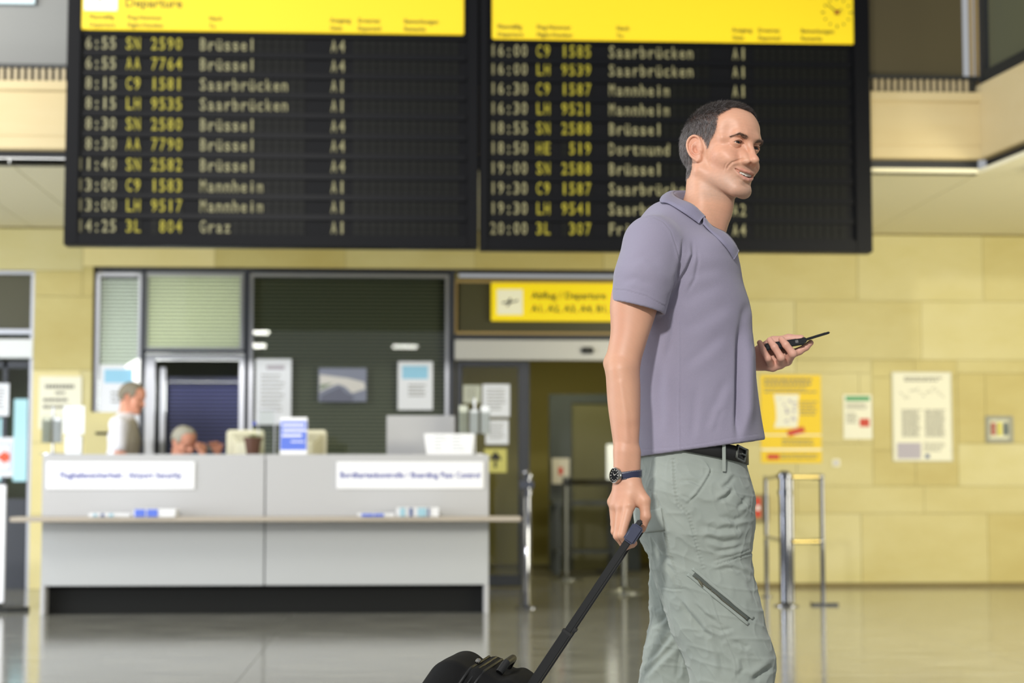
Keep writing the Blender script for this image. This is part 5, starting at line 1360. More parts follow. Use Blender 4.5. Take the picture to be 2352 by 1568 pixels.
def neckhole(P): return chain(P, LL([(1600, 380, 4.43), (1604, 470, 4.425), (1606, 518, 4.415), (1608, 545, 4.41)]), [.066, .068, .068, .056])
def shirt_core(P):
    d = column(P, SH)
    d = smax(d, (P[:, 2] - f32(L(1590, 500, 4.42)[2])), .03)
    d = smin(d, chain(P, LL([(1572, 530, 4.41), (1535, 542, 4.33), (1500, 564, 4.255)]), [.046, .056, .069]), .04)
    d = smin(d, chain(P, LL([(1582, 530, 4.44), (1575, 555, 4.54), (1580, 590, 4.615)]), [.046, .052, .062]), .04)
    d = smin(d, cone(P, L(1540, 540, 4.38), L(1500, 640, 4.36), .08, .07), .05)
    return d
def sleeve(P): return chain(P, LL([(1499, 562, 4.250), (1478, 640, 4.222), (1461, 740, 4.213)]), [.068, .0700, .0615])
def sleeve2(P): return chain(P, LL([(1580, 585, 4.615), (1590, 690, 4.635)]), [.062, .062])
def shirt_sdf(P):
    t = smax(shirt_core(P), -plane(P, HEM0, HEM1), .003)
    inner = smax(shirt_core(P) + .009, (P[:, 2] - f32(HEM0[2] + .075)), .02); t = smax(t, -inner, .001)
    s_ = sleeve(P); cut = -plane(P, CU0, CU1); s_ = smax(s_, cut, .002)
    ins = smax(sleeve(P) + .008, cut - .0 - .04, .002) ; ins = np.where(cut > -.035, sleeve(P) + .008, 1.0); s_ = smax(s_, -ins, .001)
    s2 = smax(sleeve2(P), -(P[:, 2] - f32(L(1590, 700, 4.6)[2])), .003)
    d = smin(t, s_, .012); d = smin(d, s2, .02)
    return smax(d, -neckhole(P), .004)
Vs, Fs = sculpt(shirt_sdf, L(1380, 1065, 4.10) + np.array([0, 0, 0]), np.array([L(1790, 900, 4.42)[0], 4.72, L(1560, 440, 4.42)[2]]), .0027)
Vs = relax(Vs, Fs, 6, .5)
N = vnormals(Vs, Fs); px = toPX(Vs); front = np.clip((-N[:, 1] - .05) / .25, 0, 1); near = front * (Vs[:, 1] < 4.50)
def apply(lines, V, px, N, mask):
    for (poly, w, dep, bul, bw, sd) in lines: V = crease(V, px, N, poly, w, dep, bul, bw, .3, mask, sd)
    return V
Vs = Vs + N * (.0030 * nz(Vs, 14, 21) + .0014 * nz(Vs, 34, 22))[:, None] * (.3 + .7 * near)[:, None]
# a line is given as polyline in the photo, groove width px, depth, bulge beside it, bulge width px, bulge side
SHF = [([(1702, 735), (1700, 800), (1698, 900), (1695, 1022)], 8, .024, .016, 18, -1),
       ([(1600, 560), (1604, 600), (1596, 640), (1575, 680)], 4, .0030, .0022, 9, 1),
       ([(1552, 700), (1545, 760), (1530, 830)], 7, .0030, .0022, 12, 1),
       ([(1716, 690), (1706, 740), (1702, 800)], 9, .006, .004, 12, -1),
       ([(1590, 545), (1592, 585), (1578, 618), (1556, 655), (1538, 690)], 4.5, .0070, .0045, 9, 1),
       ([(1570, 540), (1566, 580), (1556, 625), (1546, 655)], 4, .0050, .0035, 8, 1),
       ([(1575, 640), (1620, 622), (1670, 615)], 12, .0012, .0012, 18, 1),
       ([(1560, 700), (1610, 672), (1665, 650)], 14, .0016, .0016, 20, 1),
       ([(1555, 760), (1600, 745), (1690, 690)], 16, .0022, .0022, 22, 1),
       ([(1560, 850), (1600, 820), (1670, 760)], 14, .0026, .0024, 20, 1),
       ([(1620, 1000), (1640, 940), (1672, 860)], 12, .0034, .0028, 16, 1),
       ([(1590, 1020), (1596, 940), (1600, 880)], 10, .0028, .0020, 14, 1),
       ([(1520, 1010), (1516, 900), (1522, 820)], 12, .0040, .0025, 16, 1),
       ([(1640, 1000), (1650, 960), (1662, 930)], 8, .0024, .0018, 12, -1),
       ([(1420, 650), (1460, 640), (1500, 660)], 9, .0022, .0016, 12, 1),
       ([(1440, 600), (1480, 590), (1520, 610)], 10, .0020, .0016, 14, 1)]
Vs = apply(SHF, Vs, px, N, near)
# seams: armhole, cuff band, hem stitch, side seam
SEAM = [([(1478, 499), (1500, 497), (1524, 508), (1542, 530), (1553, 565), (1560, 610), (1552, 650), (1540, 678)], 1.6, .0016, .0010, 3, 1),
        ([(1402, 664), (1440, 667), (1485, 680), (1530, 704)], 1.3, .0014, .0008, 3, -1),
        ([(1562, 728), (1564, 820), (1562, 930), (1564, 1040)], 1.4, .0010, .0008, 3, 1),
        ([(1466, 1034), (1560, 1027), (1640, 1014), (1690, 1004), (1752, 996)], 1.2, .0010, .0005, 3, 1)]
for ln_ in SEAM: Vs = crease(Vs, px, N, ln_[0], ln_[1], ln_[2], ln_[3], ln_[4], .04, near, ln_[5])
M['shirt'] = mat('shirt_pique', S(142, 136, 156), .85, noise=((6, 6, 6), S(150, 144, 163), .3), bump=.35, bscale=650, sheen=.25)
shirt = mpart(fast_mesh('polo_shirt', Vs, Fs, M['shirt'])); shirt['label'] = 'grey-violet short-sleeved polo shirt'
bvS = BVHTree.FromPolygons([tuple(v) for v in Vs], [tuple(f) for f in Fs])

CAMP = Vector((0, 0, CAMZ))
def hit(bv, x, y):
    d = Vector(L(x, y, 4.4)) - CAMP; d.normalize(); return bv.ray_cast(CAMP, d)
def onshirt(x, y, fall, e=.005):
    h_ = hit(bvS, x, y)
    if h_[0] is None or abs(h_[0].y - fall) > .09: return np.array(L(x, y, fall))
    return np.array(h_[0] + h_[1] * e)
# collar: a ring that stands round the neck and folds over ---------------
def ribbon(name, A, B, th, m, parent=None, mid=None, n2=4):
    """thick strip between two rows of points; mid bulges it"""
    A = np.array(A, float); B = np.array(B, float); n = len(A); rows_ = []
    for k in range(n2 + 1):
        t = k / n2; r_ = A * (1 - t) + B * t
        if mid is not None: r_ = r_ + np.array(mid) * 4 * t * (1 - t)
        rows_.append(r_)
    G = np.stack(rows_, 1); du = np.gradient(G, axis=0); dv = np.gradient(G, axis=1); nn_ = np.cross(du, dv); nn_ /= np.linalg.norm(nn_, axis=2)[..., None] + 1e-9
    top = (G + nn_ * th / 2).reshape(-1, 3); bot = (G - nn_ * th / 2).reshape(-1, 3); V_ = np.concatenate([top, bot]); w = n2 + 1; o_ = n * w; F_ = []
    for i in range(n - 1):
        for j in range(n2): a_, b_, c_, d_ = i * w + j, (i + 1) * w + j, (i + 1) * w + j + 1, i * w + j + 1; F_ += [(a_, b_, c_, d_), (o_ + d_, o_ + c_, o_ + b_, o_ + a_)]
    for i in range(n - 1):
        for j in (0, n2): a_, b_ = i * w + j, (i + 1) * w + j; F_.append((a_, o_ + a_, o_ + b_, b_) if j == 0 else (b_, o_ + b_, o_ + a_, a_))
    for i in (0, n - 1):
        for j in range(n2): a_, b_ = i * w + j, i * w + j + 1; F_.append((a_, b_, o_ + b_, o_ + a_))
    return mpart(fast_mesh(name, V_, np.array(F_), m), parent)
M['collar'] = mat('collar_rib', S(138, 134, 156), .85, bump=.4, bscale=500, sheen=.2)
# near leaf: fold line (top) and outer edge (bottom), from the back of the neck to the collar tip
foldN = cr([L(1580, 438, 4.50), L(1553, 439, 4.455), onshirt(1547, 445, 4.41, .012), onshirt(1562, 457, 4.375, .012), onshirt(1586, 478, 4.352, .011), onshirt(1614, 502, 4.348, .009)], 40)
edgeN = cr([L(1560, 466, 4.51), L(1530, 446, 4.455), onshirt(1517, 466, 4.385), onshirt(1536, 471, 4.335), onshirt(1566, 490, 4.312), onshirt(1603, 516, 4.318)], 40)
ribbon('collar', foldN, edgeN, .0026, M['collar'], mid=(0, -.001, .0035))
innerN = cr(LL([(1584, 462, 4.495), (1562, 462, 4.455), (1560, 468, 4.41), (1575, 480, 4.382), (1595, 500, 4.362), (1620, 522, 4.36)]), 40)
ribbon('collar', foldN, innerN, .0026, M['collar'])
# open placket edge running down from the collar tip to the button
plA = cr([onshirt(1610, 503, 4.345, .009), onshirt(1636, 519, 4.345, .009), onshirt(1662, 542, 4.352, .009), onshirt(1679, 559, 4.362, .008), onshirt(1691, 577, 4.375, .006)], 30)
plB = cr([onshirt(1612, 516, 4.335, .003), onshirt(1632, 535, 4.327, .003), onshirt(1655, 557, 4.330, .003), onshirt(1672, 578, 4.345, .003), onshirt(1683, 596, 4.362, .003)], 30)
ribbon('placket', plA, plB, .003, M['collar'], mid=(.001, -.002, .001))
plC = cr(LL([(1606, 500, 4.362), (1636, 520, 4.362), (1661, 541, 4.368), (1679, 560, 4.376), (1692, 578, 4.382)]), 30)
ribbon('placket', plA, plC, .003, M['collar'])
# far leaf, just seen in the throat opening
foF = cr(LL([(1580, 440, 4.50), (1620, 480, 4.505), (1650, 512, 4.49), (1662, 532, 4.46), (1668, 545, 4.43)]), 24)
edF = cr(LL([(1560, 466, 4.51), (1612, 500, 4.535), (1655, 528, 4.525), (1676, 552, 4.48), (1684, 566, 4.44)]), 24)
ribbon('collar', foF, edF, .0026, M['collar'])
bt_ = L(1686, 584, 4.35)
mb = MB().lathe([(.0, 0), (.0052, .0004), (.0056, .0014), (.0048, .0022), (0, .0016)], 16); o = mb.build('shirt_button', mat('button_grey', S(120, 118, 130), .3), smooth=True)
mpart(o); o.location = Vector(bt_ - man_o); o.rotation_euler = (math.radians(78), 0, math.radians(42))

# ------------------------------------------------------------------ TROUSERS
def rz(z, cx_px, a, cy, b): return (z, L(cx_px, 1100, cy)[0], cy, a, b)
def rp(py, cx_px, a, cy, b): q = L(cx_px, py, cy); return (q[2], q[0], cy, a, b)
PEL = [rp(1000, 1588, .122, 4.42, .158), rp(1040, 1588, .128, 4.42, .163), rp(1100, 1588, .134, 4.42, .168), rp(1150, 1589, .136, 4.42, .168), rp(1230, 1592, .135, 4.42, .16)]
LEGN = [rp(1080, 1592, .118, 4.36, .095), rp(1180, 1597, .122, 4.352, .100), rp(1300, 1610, .118, 4.345, .098), rp(1380, 1632, .114, 4.338, .095), rp(1450, 1653, .110, 4.332, .092), rp(1525, 1680, .104, 4.326, .086), rp(1568, 1683, .098, 4.325, .084), rp(1650, 1670, .088, 4.325, .080), rp(1800, 1664, .080, 4.325, .074), rp(1960, 1668, .078, 4.325, .072), rp(2010, 1668, .080, 4.325, .074)]
LEGF = [rp(1080, 1588, .115, 4.50, .092), rp(1180, 1592, .115, 4.50, .095), rp(1300, 1594, .108, 4.505, .092), rp(1400, 1586, .098, 4.51, .088), rp(1450, 1574, .091, 4.512, .086), rp(1510, 1562, .088, 4.515, .084), rp(1568, 1549, .088, 4.515, .082), rp(1700, 1500, .082, 4.515, .076), rp(1830, 1452, .076, 4.515, .07), rp(1910, 1425, .074, 4.515, .068)]
WA0, WA1 = L(1467, 1002, 4.30), L(1716, 1052, 4.40)
def pants_sdf(P):
    p_ = smax(column(P, PEL), plane(P, WA0, WA1), .003); p_ = smax(p_, -(P[:, 2] - f32(L(1590, 1240, 4.42)[2])), .06)
    zc = f32(L(1590, 1110, 4.36)[2])
    a_ = smax(column(P, LEGN, 2.2), P[:, 2] - zc, .05); a_ = smax(a_, f32(.035) - P[:, 2], .004)
    b_ = smax(column(P, LEGF, 2.2), P[:, 2] - zc, .05); b_ = smax(b_, f32(.115) - P[:, 2] + .25 * (P[:, 0] - f32(L(1430, 1100, 4.5)[0])), .004)
    lg = smin(a_, b_, .012); return smin(p_, lg, .05)
Vp, Fp = sculpt(pants_sdf, np.array([L(1360, 1100, 4.5)[0], 4.20, .02]), np.array([L(1800, 1100, 4.4)[0], 4.64, L(1590, 1010, 4.3)[2]]), .0027)
Vp = relax(Vp, Fp, 4, .5)
N = vnormals(Vp, Fp); px = toPX(Vp); nearp = np.clip((-N[:, 1] + .25) / .3, 0, 1) * (Vp[:, 1] < 4.44); allp = np.clip((-N[:, 1] + .2) / .3, 0, 1)
def Z5(*p): return [(1400 + a / 2.761, 1000 + b / 2.761) for a, b in p]
nb = nz(Vp * np.array([1, 1, 1.6]), 16, 31) * .0045 + nz(Vp * np.array([1, 1, 1.8]), 38, 32) * .0026 + nz(Vp, 90, 33) * .0007
rg = 1 - np.abs(nz(Vp * np.array([1.2, 1.2, 2.2]), 26, 51)) * 3; rg2 = 1 - np.abs(nz(Vp * np.array([1.5, 1.5, 1.6]), 48, 52)) * 3
_wm = np.clip((-(plane(Vp.astype(f32), WA0, WA1)) - .020) / .04, 0, 1); nb = nb * _wm + _wm * .0019 * np.clip(rg, 0, 1) ** 2 + _wm * .0016 * np.clip(rg2, 0, 1) ** 2
Vp = Vp + N * nb[:, None]
PF = [(Z5((565, 125), (620, 170), (645, 210), (640, 240), (600, 310), (555, 375), (470, 455)), 2.2, .0060, .0040, 5, 1),
      (Z5((690, 500), (790, 540), (880, 510)), 7, .0070, .0050, 10, 1), (Z5((560, 565), (680, 600), (800, 590), (870, 560)), 8, .0080, .0060, 11, 1),
      (Z5((600, 640), (720, 680), (840, 660)), 7, .0070, .0050, 10, 1), (Z5((640, 745), (760, 720), (880, 690)), 6, .0050, .0040, 9, 1),
      (Z5((430, 290), (520, 290), (600, 330)), 4, .0040, .0030, 7, 1), (Z5((450, 375), (500, 400), (520, 420)), 3, .0035, .0025, 6, 1),
      (Z5((670, 420), (740, 390), (790, 330)), 6, .0080, .0050, 9, -1), (Z5((700, 345), (760, 300), (800, 240)), 6, .0050, .0040, 9, -1),
      (Z5((800, 470), (850, 430), (860, 380)), 6, .0060, .0040, 8, 1), (Z5((640, 850), (780, 840), (930, 900)), 5, .0045, .0035, 8, -1),
      (Z5((860, 900), (900, 980), (930, 1060)), 6, .0045, .0030, 9, 1), (Z5((430, 1000), (500, 1120), (600, 1240), (680, 1290)), 6, .0070, .0050, 10, -1),
      (Z5((520, 1050), (600, 1130), (720, 1210)), 5, .0050, .0040, 8, -1), (Z5((600, 1200), (700, 1240), (800, 1220)), 5, .0045, .0035, 8, 1),
      (Z5((640, 1270), (700, 1380), (720, 1540)), 8, .0050, .0040, 12, 1), (Z5((780, 1300), (860, 1340), (900, 1330)), 6, .0050, .0035, 9, 1),
      (Z5((830, 1400), (850, 1480), (800, 1540)), 7, .0050, .0035, 10, 1), (Z5((890, 1560), (980, 1500), (1050, 1450)), 9, .0120, .0070, 12, -1),
      (Z5((250, 640), (330, 760), (430, 800)), 6, .0050, .0040, 9, -1), (Z5((330, 780), (400, 860), (440, 940)), 5, .0045, .0035, 8, 1),
      (Z5((245, 900), (300, 1000), (330, 1080)), 7, .0060, .0045, 10, 1)]
Vp = apply(PF, Vp, px, N, nearp)
farm = allp * (Vp[:, 1] >= 4.40)
PFF = [(Z5((190, 1560), (300, 1440), (440, 1300)), 7, .0080, .0060, 11, 1), (Z5((180, 1480), (300, 1380), (420, 1230)), 6, .0060, .0045, 10, 1), (Z5((430, 1560), (440, 1440), (460, 1330)), 6, .0070, .0045, 9, 1),
       (Z5((250, 1230), (330, 1180), (390, 1120)), 5, .0040, .0035, 8, 1), (Z5((250, 1060), (300, 1100), (340, 1100)), 5, .0040, .0035, 8, 1)]
Vp = apply(PFF, Vp, px, N, farm)
PS = [Z5((400, 135), (410, 250), (418, 340), (432, 430), (500, 500), (540, 640), (565, 740), (600, 850)), Z5((345, 605), (380, 720), (410, 820), (462, 970)), Z5((255, 345), (300, 365), (312, 455)),
      Z5((470, 465), (510, 560), (560, 740)), Z5((330, 960), (400, 975), (462, 975)), Z5((655, 830), (770, 790), (895, 745)), Z5((650, 800), (770, 765), (890, 720)), Z5((600, 850), (700, 1180), (800, 1420), (810, 1560)), Z5((735, 320), (800, 370), (850, 420))]
for p_ in PS: Vp = crease(Vp, px, N, p_, 1.8, .0022, .0014, 3.2, .06, nearp, 1)
for p_ in (PS[0], PS[1], PS[5]):    # puckered stitching beside the seams
    dd, sd_, tt = polydist(px, p_); Vp = Vp + N * (.0012 * np.sin(tt * 200) * np.exp(-(dd / 4.5) ** 2) * nearp)[:, None]
M['pants'] = mat('trouser_cotton', S(149, 157, 150), .9, noise=((9, 9, 9), S(160, 167, 158), .3), bump=.3, bscale=900, sheen=.2)
pants = mpart(fast_mesh('cargo_trousers', Vp, Fp, M['pants'])); pants['label'] = 'sage green cotton cargo trousers'
bvP = BVHTree.FromPolygons([tuple(v) for v in Vp], [tuple(f) for f in Fp])
def patch_on(name, bv, quad, th, m, parent, nu=14, nv=10, puff=0.0):
    """cloth piece lying on the surface: quad of 4 photo points (tl, tr, br, bl)"""
    q = np.array(quad, float); G = np.zeros((nv + 1, nu + 1, 3)); 
    for j in range(nv + 1):
        for i in range(nu + 1):
            u, v = i / nu, j / nv; p = (q[0] * (1 - u) + q[1] * u) * (1 - v) + (q[3] * (1 - u) + q[2] * u) * v
            h_ = hit(bv, p[0], p[1])
            if h_[0] is None: G[j, i] = G[j, max(i - 1, 0)]; continue
            e = th + puff * math.sin(math.pi * u) ** .5 * math.sin(math.pi * v) ** .5; G[j, i] = np.array(h_[0] + h_[1] * e)
    for _ in range(4):
        G[:, 1:-1] = G[:, 1:-1] * .5 + (G[:, :-2] + G[:, 2:]) * .25
    n_ = (nv + 1) * (nu + 1); back = G + np.array([0, th + .002, 0]); V_ = np.concatenate([G.reshape(-1, 3), back.reshape(-1, 3)]); w = nu + 1; F_ = []
    for j in range(nv):
        for i in range(nu): a_ = j * w + i; F_ += [(a_, a_ + w, a_ + w + 1, a_ + 1)]
    for i in range(nu): a_ = i; F_.append((a_, a_ + 1, n_ + a_ + 1, n_ + a_)); a_ = nv * w + i; F_.append((a_ + 1, a_, n_ + a_, n_ + a_ + 1))
    for j in range(nv): a_ = j * w; F_.append((a_ + w, a_, n_ + a_, n_ + a_ + w)); a_ = j * w + nu; F_.append((a_, a_ + w, n_ + a_ + w, n_ + a_))
    return mpart(fast_mesh(name, V_, np.array(F_), m), parent)
pk = patch_on('pocket_flap', bvP, [(1476, 1176), (1520, 1166), (1528, 1218), (1474, 1224)], .0022, M['pants'], None, puff=.0008)
# zipper: opening, two lips, teeth, slider
M['zip_dark'] = mat('zip_tape', S(84, 90, 84), .8); M['zip_metal'] = mat('zip_metal', S(140, 136, 116), .35, metal=.8)
zA, zB = np.array((1588., 1314.)), np.array((1720., 1425.)); zn = nrm((-(zB - zA)[1], (zB - zA)[0]))
def zq(t0, t1, w0, w1): a_, b_ = zA + (zB - zA) * t0, zA + (zB - zA) * t1; return [a_ + zn * w0, b_ + zn * w0, b_ + zn * w1, a_ + zn * w1]
patch_on('zip_tape', bvP, zq(.04, .98, -5.5, 5.0), .0022, M['zip_dark'], None, nu=40, nv=4)
patch_on('zip_welt', bvP, zq(-.02, 1.02, -13, -5.0), .0032, M['pants'], None, nu=40, nv=4, puff=.0012)
patch_on('zip_welt', bvP, zq(-.02, 1.02, 4.5, 11.5), .0030, M['pants'], None, nu=40, nv=4, puff=.0010)
zt_ = MB()
for k in range(70):
    p = zA + (zB - zA) * (.08 + .88 * k / 69) + zn * 2.6; h_ = hit(bvP, *p)
    if h_[0] is not None: c_ = h_[0] + h_[1] * .0040; zt_.box(c_.x - .0007, c_.x + .0007, c_.y - .0012, c_.y + .0012, c_.z - .0009, c_.z + .0009)
o = mpart(zt_.build('zip_teeth', M['zip_metal'])); o['kind'] = 'stuff'
h_ = hit(bvP, 1610, 1338); c_ = h_[0] + h_[1] * .007
o = MB().tube([c_ + Vector((-.006, 0, .006)), c_ + Vector((-.001, 0, -.001)), c_ + Vector((.003, 0, -.009))], [.0022, .0030, .0018], 10).build('zip_slider', M['zip_metal'], smooth=True); mpart(o)
# waistband, belt, buckle, belt loops ----------------------------------
def band(name, z_of_x, h_, grow, m, th=.004, n=72, table=PEL):
    tab = np.array(sorted(table)); A = []; B = []
    for k in range(n + 1):
        t = 2 * math.pi * k / n; c_, s_ = math.cos(t), math.sin(t); e = 2 / 2.3
        for z_, LST in ((1, A), (0, B)):
            cx, cy, a_, b_ = spline(tab[:, 0], tab[:, 1:], np.array([L(1590, 1040, 4.42)[2]]))[0]
            x = cx + (a_ + grow) * abs(c_) ** e * np.sign(c_); y = cy + (b_ + grow) * abs(s_) ** e * np.sign(s_); LST.append((x, y, z_of_x(x) + (h_ if z_ else 0)))
    return ribbon(name, A, B, th, m, n2=2)
M['belt'] = mat('belt_leather', S(34, 34, 34), .45)
slope = (WA1[2] - WA0[2]) / (WA1[0] - WA0[0]); zw = lambda x: WA0[2] + slope * (x - WA0[0])
band('belt', lambda x: zw(x) - .016, .036, .0055, M['belt'])
band('waistband', lambda x: zw(x) - .016, .012, .0014, M['pants'], .004)
h_ = hit(bvP, 1662, 1070); p = h_[0]
o = mpart(MB().box(-.0042, .0042, -.0022, .0, -.046, .020).build('belt_loop', M['pants'], bevel=.001)); o.location = Vector((p.x, p.y - .0085, zw(p.x))) - Vector(man_o)
c_ = L(1702, 1042, 4.300); mb = MB(); mb.box(-.021, .021, -.003, .003, .0125, .0175); mb.box(-.021, .021, -.003, .003, -.0175, -.0125); mb.box(-.021, -.016, -.003, .003, -.0175, .0175); mb.box(.016, .021, -.003, .003, -.0175, .0175); mb.box(-.003, .018, -.005, .001, -.0022, .0022)
o = mpart(mb.build('belt_buckle', mat('buckle_steel', S(120, 122, 116), .3, metal=.9), bevel=.001)); o.location = Vector(c_ - man_o); o.rotation_euler = (0, math.radians(14), math.radians(52))
# shoes ----------------------------------------------------------------
M['shoe'] = mat('shoe_leather', S(56, 44, 36), .5); M['sole'] = mat('shoe_sole', S(30, 28, 26), .7)
def shoe(cx, cy, zl, pitch):
    def sd(P):
        d = chain(P, [(-.085, 0, .045), (-.01, 0, .045), (.09, 0, .026), (.150, 0, .022)], [.036, .040, .034, .026], .02)
        d = smin(d, chain(P, [(-.06, 0, .05), (-.055, 0, .11)], [.042, .045]), .03); return smax(d, .012 - P[:, 2], .004)
    v_, f_ = sculpt(sd, (-.14, -.06, 0), (.19, .06, .16), .005); v_ = relax(v_, f_, 1)
    sl = MB().prism([(-.125, 0), (-.10, -.032), (0, -.036), (.09, -.046), (.15, -.034), (.178, 0), (.15, .034), (.09, .046), (0, .036), (-.10, .032)], 'z', 0, .02)
    R_ = rotm(0, pitch, 0); T_ = np.array([cx, cy, zl])
    a_ = mpart(fast_mesh('shoe', v_ @ R_.T + T_, f_, M['shoe']))
    sl.v = [tuple(np.array(p) @ R_.T + T_) for p in sl.v]; b_ = sl.build('sole', M['sole'], bevel=.004); b_.parent = a_
shoe(L(1672, 1100, 4.325)[0], 4.325, .0, 0); shoe(L(1418, 1100, 4.515)[0] + .02, 4.515, .055, math.radians(-22))

# ------------------------------------------------------------------ WATCH
wc = np.array(L(1441, 1091, 4.166)); wr_ = []
def arm_radius(a_):
    d_ = np.array([math.cos(a_), math.sin(a_), 0]); t = .05
    for _ in range(30): t -= float(right_arm((wc + d_ * t)[None].astype(f32))[0]) * .8
    return t
A = []; B = []
for k in range(49):
    a_ = 2 * math.pi * k / 48; r_ = arm_radius(a_) + .0016; p = wc + np.array([math.cos(a_), math.sin(a_), 0]) * r_ + np.array([0, 0, .0035 * math.cos(a_)]); A.append(p + np.array([0, 0, .0090])); B.append(p - np.array([0, 0, .0090]))
M['strap'] = mat('watch_strap', S(40, 44, 72), .35, coat=.3); M['stitch'] = mat('stitch_white', S(210, 205, 195), .6)
watch = empty('wristwatch', 'steel wristwatch with dark dial and navy stitched strap on the man', 'watch', loc=(0, 0, 0)); watch.rotation_euler = (0, 0, -YAW); watch.location = Matrix.Rotation(-YAW, 3, 'Z') @ Vector(wc)
def wpart(o, rooted=True):
    o.parent = watch
    if rooted: o.location = -Vector(wc)
    return o
def rooted(o, root, org): o.parent = root; o.location = -Vector(org); return o
o = ribbon('strap', A, B, .0030, M['strap']); rooted(o, watch, wc)
st_ = MB()
for k in range(6, 46):
    for zz, PP in ((-.0015, A), (.0015, B)):
        p, q = PP[k % 49], PP[(k + 1) % 49]; c_ = (p + q) / 2 + np.array([0, 0, zz]); dr = nrm((c_ - wc) * (1, 1, 0)); c_ = c_ + dr * .0016; d_ = nrm(q - p) * .0010
        st_.tube([c_ - d_, c_ + d_], .0004, 5)
o = rooted(st_.build('stitching', M['stitch']), watch, wc); o['kind'] = 'stuff'
wn = nrm((-.80, -.60, .08)); ang_ = math.atan2(-wn[1], -wn[0]); wface = wc + np.array([wn[0], wn[1], 0]) * (arm_radius(math.atan2(wn[1], wn[0])) + .0035) + np.array([0, 0, -.0005])
Rw = Vector(wn).to_track_quat('Z', 'Y').to_matrix(); Rw = np.array(Rw)
def wplace(mb, name, m, smooth=True):
    mb.v = [tuple(np.array(p) @ Rw.T + wface) for p in mb.v]; return rooted(mb.build(name, m, smooth=smooth), watch, wc)
M['steel'] = mat('watch_steel', S(176, 172, 166), .22, metal=1.0)
wplace(MB().lathe([(.0150, -.005), (.0178, -.0035), (.0182, .002), (.0175, .0042), (.0156, .0050), (.0150, .0036), (.0150, .003)], 40), 'case', M['steel'])
wplace(MB().lathe([(.0150, .0024), (.0150, .0031)], 40), 'dial', mat('dial_black', S(22, 22, 24), .7, spec=.1))
mk = MB()
for k in range(12):
    a_ = k * math.pi / 6; r0, r1 = .0108, .0136; w = .0007 if k % 3 else .0011; c_, s_ = math.cos(a_), math.sin(a_)
    mk.add([(r0 * c_ - w * s_, r0 * s_ + w * c_, .0034), (r1 * c_ - w * s_, r1 * s_ + w * c_, .0034), (r1 * c_ + w * s_, r1 * s_ - w * c_, .0034), (r0 * c_ + w * s_, r0 * s_ - w * c_, .0034)], [(0, 1, 2, 3)])
for a_, ln_, w in ((2.2, .009, .0009), (.4, .0125, .0007)): c_, s_ = math.cos(a_), math.sin(a_); mk.add([(-w * s_, w * c_, .0038), (ln_ * c_, ln_ * s_, .0038), (w * s_, -w * c_, .0038)], [(0, 1, 2)])
wplace(mk, 'dial_marks', M['stitch'], False)
wplace(MB().box(.0175, .0215, -.0018, .0018, -.001, .0022), 'crown', M['steel'], False)

# ------------------------------------------------------------------ PHONE
pm = mat('phone_black', S(24, 24, 26), .22, coat=.4)
pc = np.array(L(1800, 789, 4.502)); ph = empty('flip_phone', 'open black flip phone in the left hand of the man', 'phone', loc=(0, 0, 0)); ph.rotation_euler = (0, 0, -YAW); ph.location = Matrix.Rotation(-YAW, 3, 'Z') @ Vector(pc)
def oriented(mb, c, R_): mb.v = [tuple(np.array(p) @ R_.T + c) for p in mb.v]; return mb
pa = nrm(L(1846, 783, 4.500) - L(1756, 797, 4.504)); pw = nrm(np.cross((0, 0, 1), pa)); pw = nrm(pw + np.array([0, 0, .02])); pn = np.cross(pa, pw); Rb = np.stack([pa, pw, pn], 1)
rooted(oriented(MB().box(-.049, .049, -.022, .022, -.011, .006), pc, Rb).build('keypad_half', pm, bevel=.003, smooth=True, seg=3), ph, pc)
rooted(oriented(MB().box(-.046, .030, -.0195, .0195, .0058, .0068), pc, Rb).build('keypad', mat('keypad_dark', S(60, 60, 64), .35), bevel=.0005), ph, pc)
hg = pc + pa * .048; rooted(MB().tube([hg - pw * .020, hg + pw * .020], .0075, 18).build('hinge', pm, smooth=True), ph, pc)
rooted(oriented(MB().box(-.004, .004, -.0232, -.0220, -.004, .003), pc + pa * .030, Rb).build('side_button', M['steel'], bevel=.001), ph, pc)
la = nrm(L(1902, 767, 4.500) - L(1840, 786, 4.500)); lw = pw; ln2 = nrm(np.cross(la, lw)); lw = np.cross(ln2, la); Rl = np.stack([la, lw, ln2], 1)
rooted(oriented(MB().box(.0, .066, -.021, .021, -.003, .0028), hg, Rl).build('screen_half', pm, bevel=.0018, smooth=True, seg=3), ph, pc)
rooted(oriented(MB().box(.010, .056, -.017, .017, .0028, .0034), hg, Rl).build('screen', mat('phone_screen', S(40, 44, 52), .1)), ph, pc)

# ------------------------------------------------------------------ TROLLEY CASE
M['case'] = mat('case_fabric', S(19, 19, 19), .85, spec=.25, bump=.5, bscale=700); M['case_trim'] = mat('case_piping', S(20, 20, 20), .5); M['pole_m'] = mat('pole_black', S(16, 17, 18), .4)
gd = nrm(L(1225, 1568, 4.10) - L(1452, 1228, 4.10)); gd = nrm(gd * (1, 0, 1)); _a = math.radians(8); gd = np.array([gd[0] * math.cos(_a), -gd[0] * math.sin(_a), gd[2]]); up_ = -gd; side = np.array([math.sin(_a), math.cos(_a), 0]); outw = nrm(np.cross(side, gd)); outw = outw if outw[0] < 0 else -outw   # out of the back towards the pockets
gy0, gy1 = 0.0, .125; g0 = np.array(L(1452, 1228, 4.10))
case = empty('trolley_case', 'black soft trolley suitcase with extended handle pulled behind the man', 'suitcase', loc=(0, 0, 0)); case.rotation_euler = (0, 0, -YAW)
corg = g0 + gd * .92; corg = np.array([corg[0], 4.16, 0.0]); case.location = Matrix.Rotation(-YAW, 3, 'Z') @ Vector(corg)
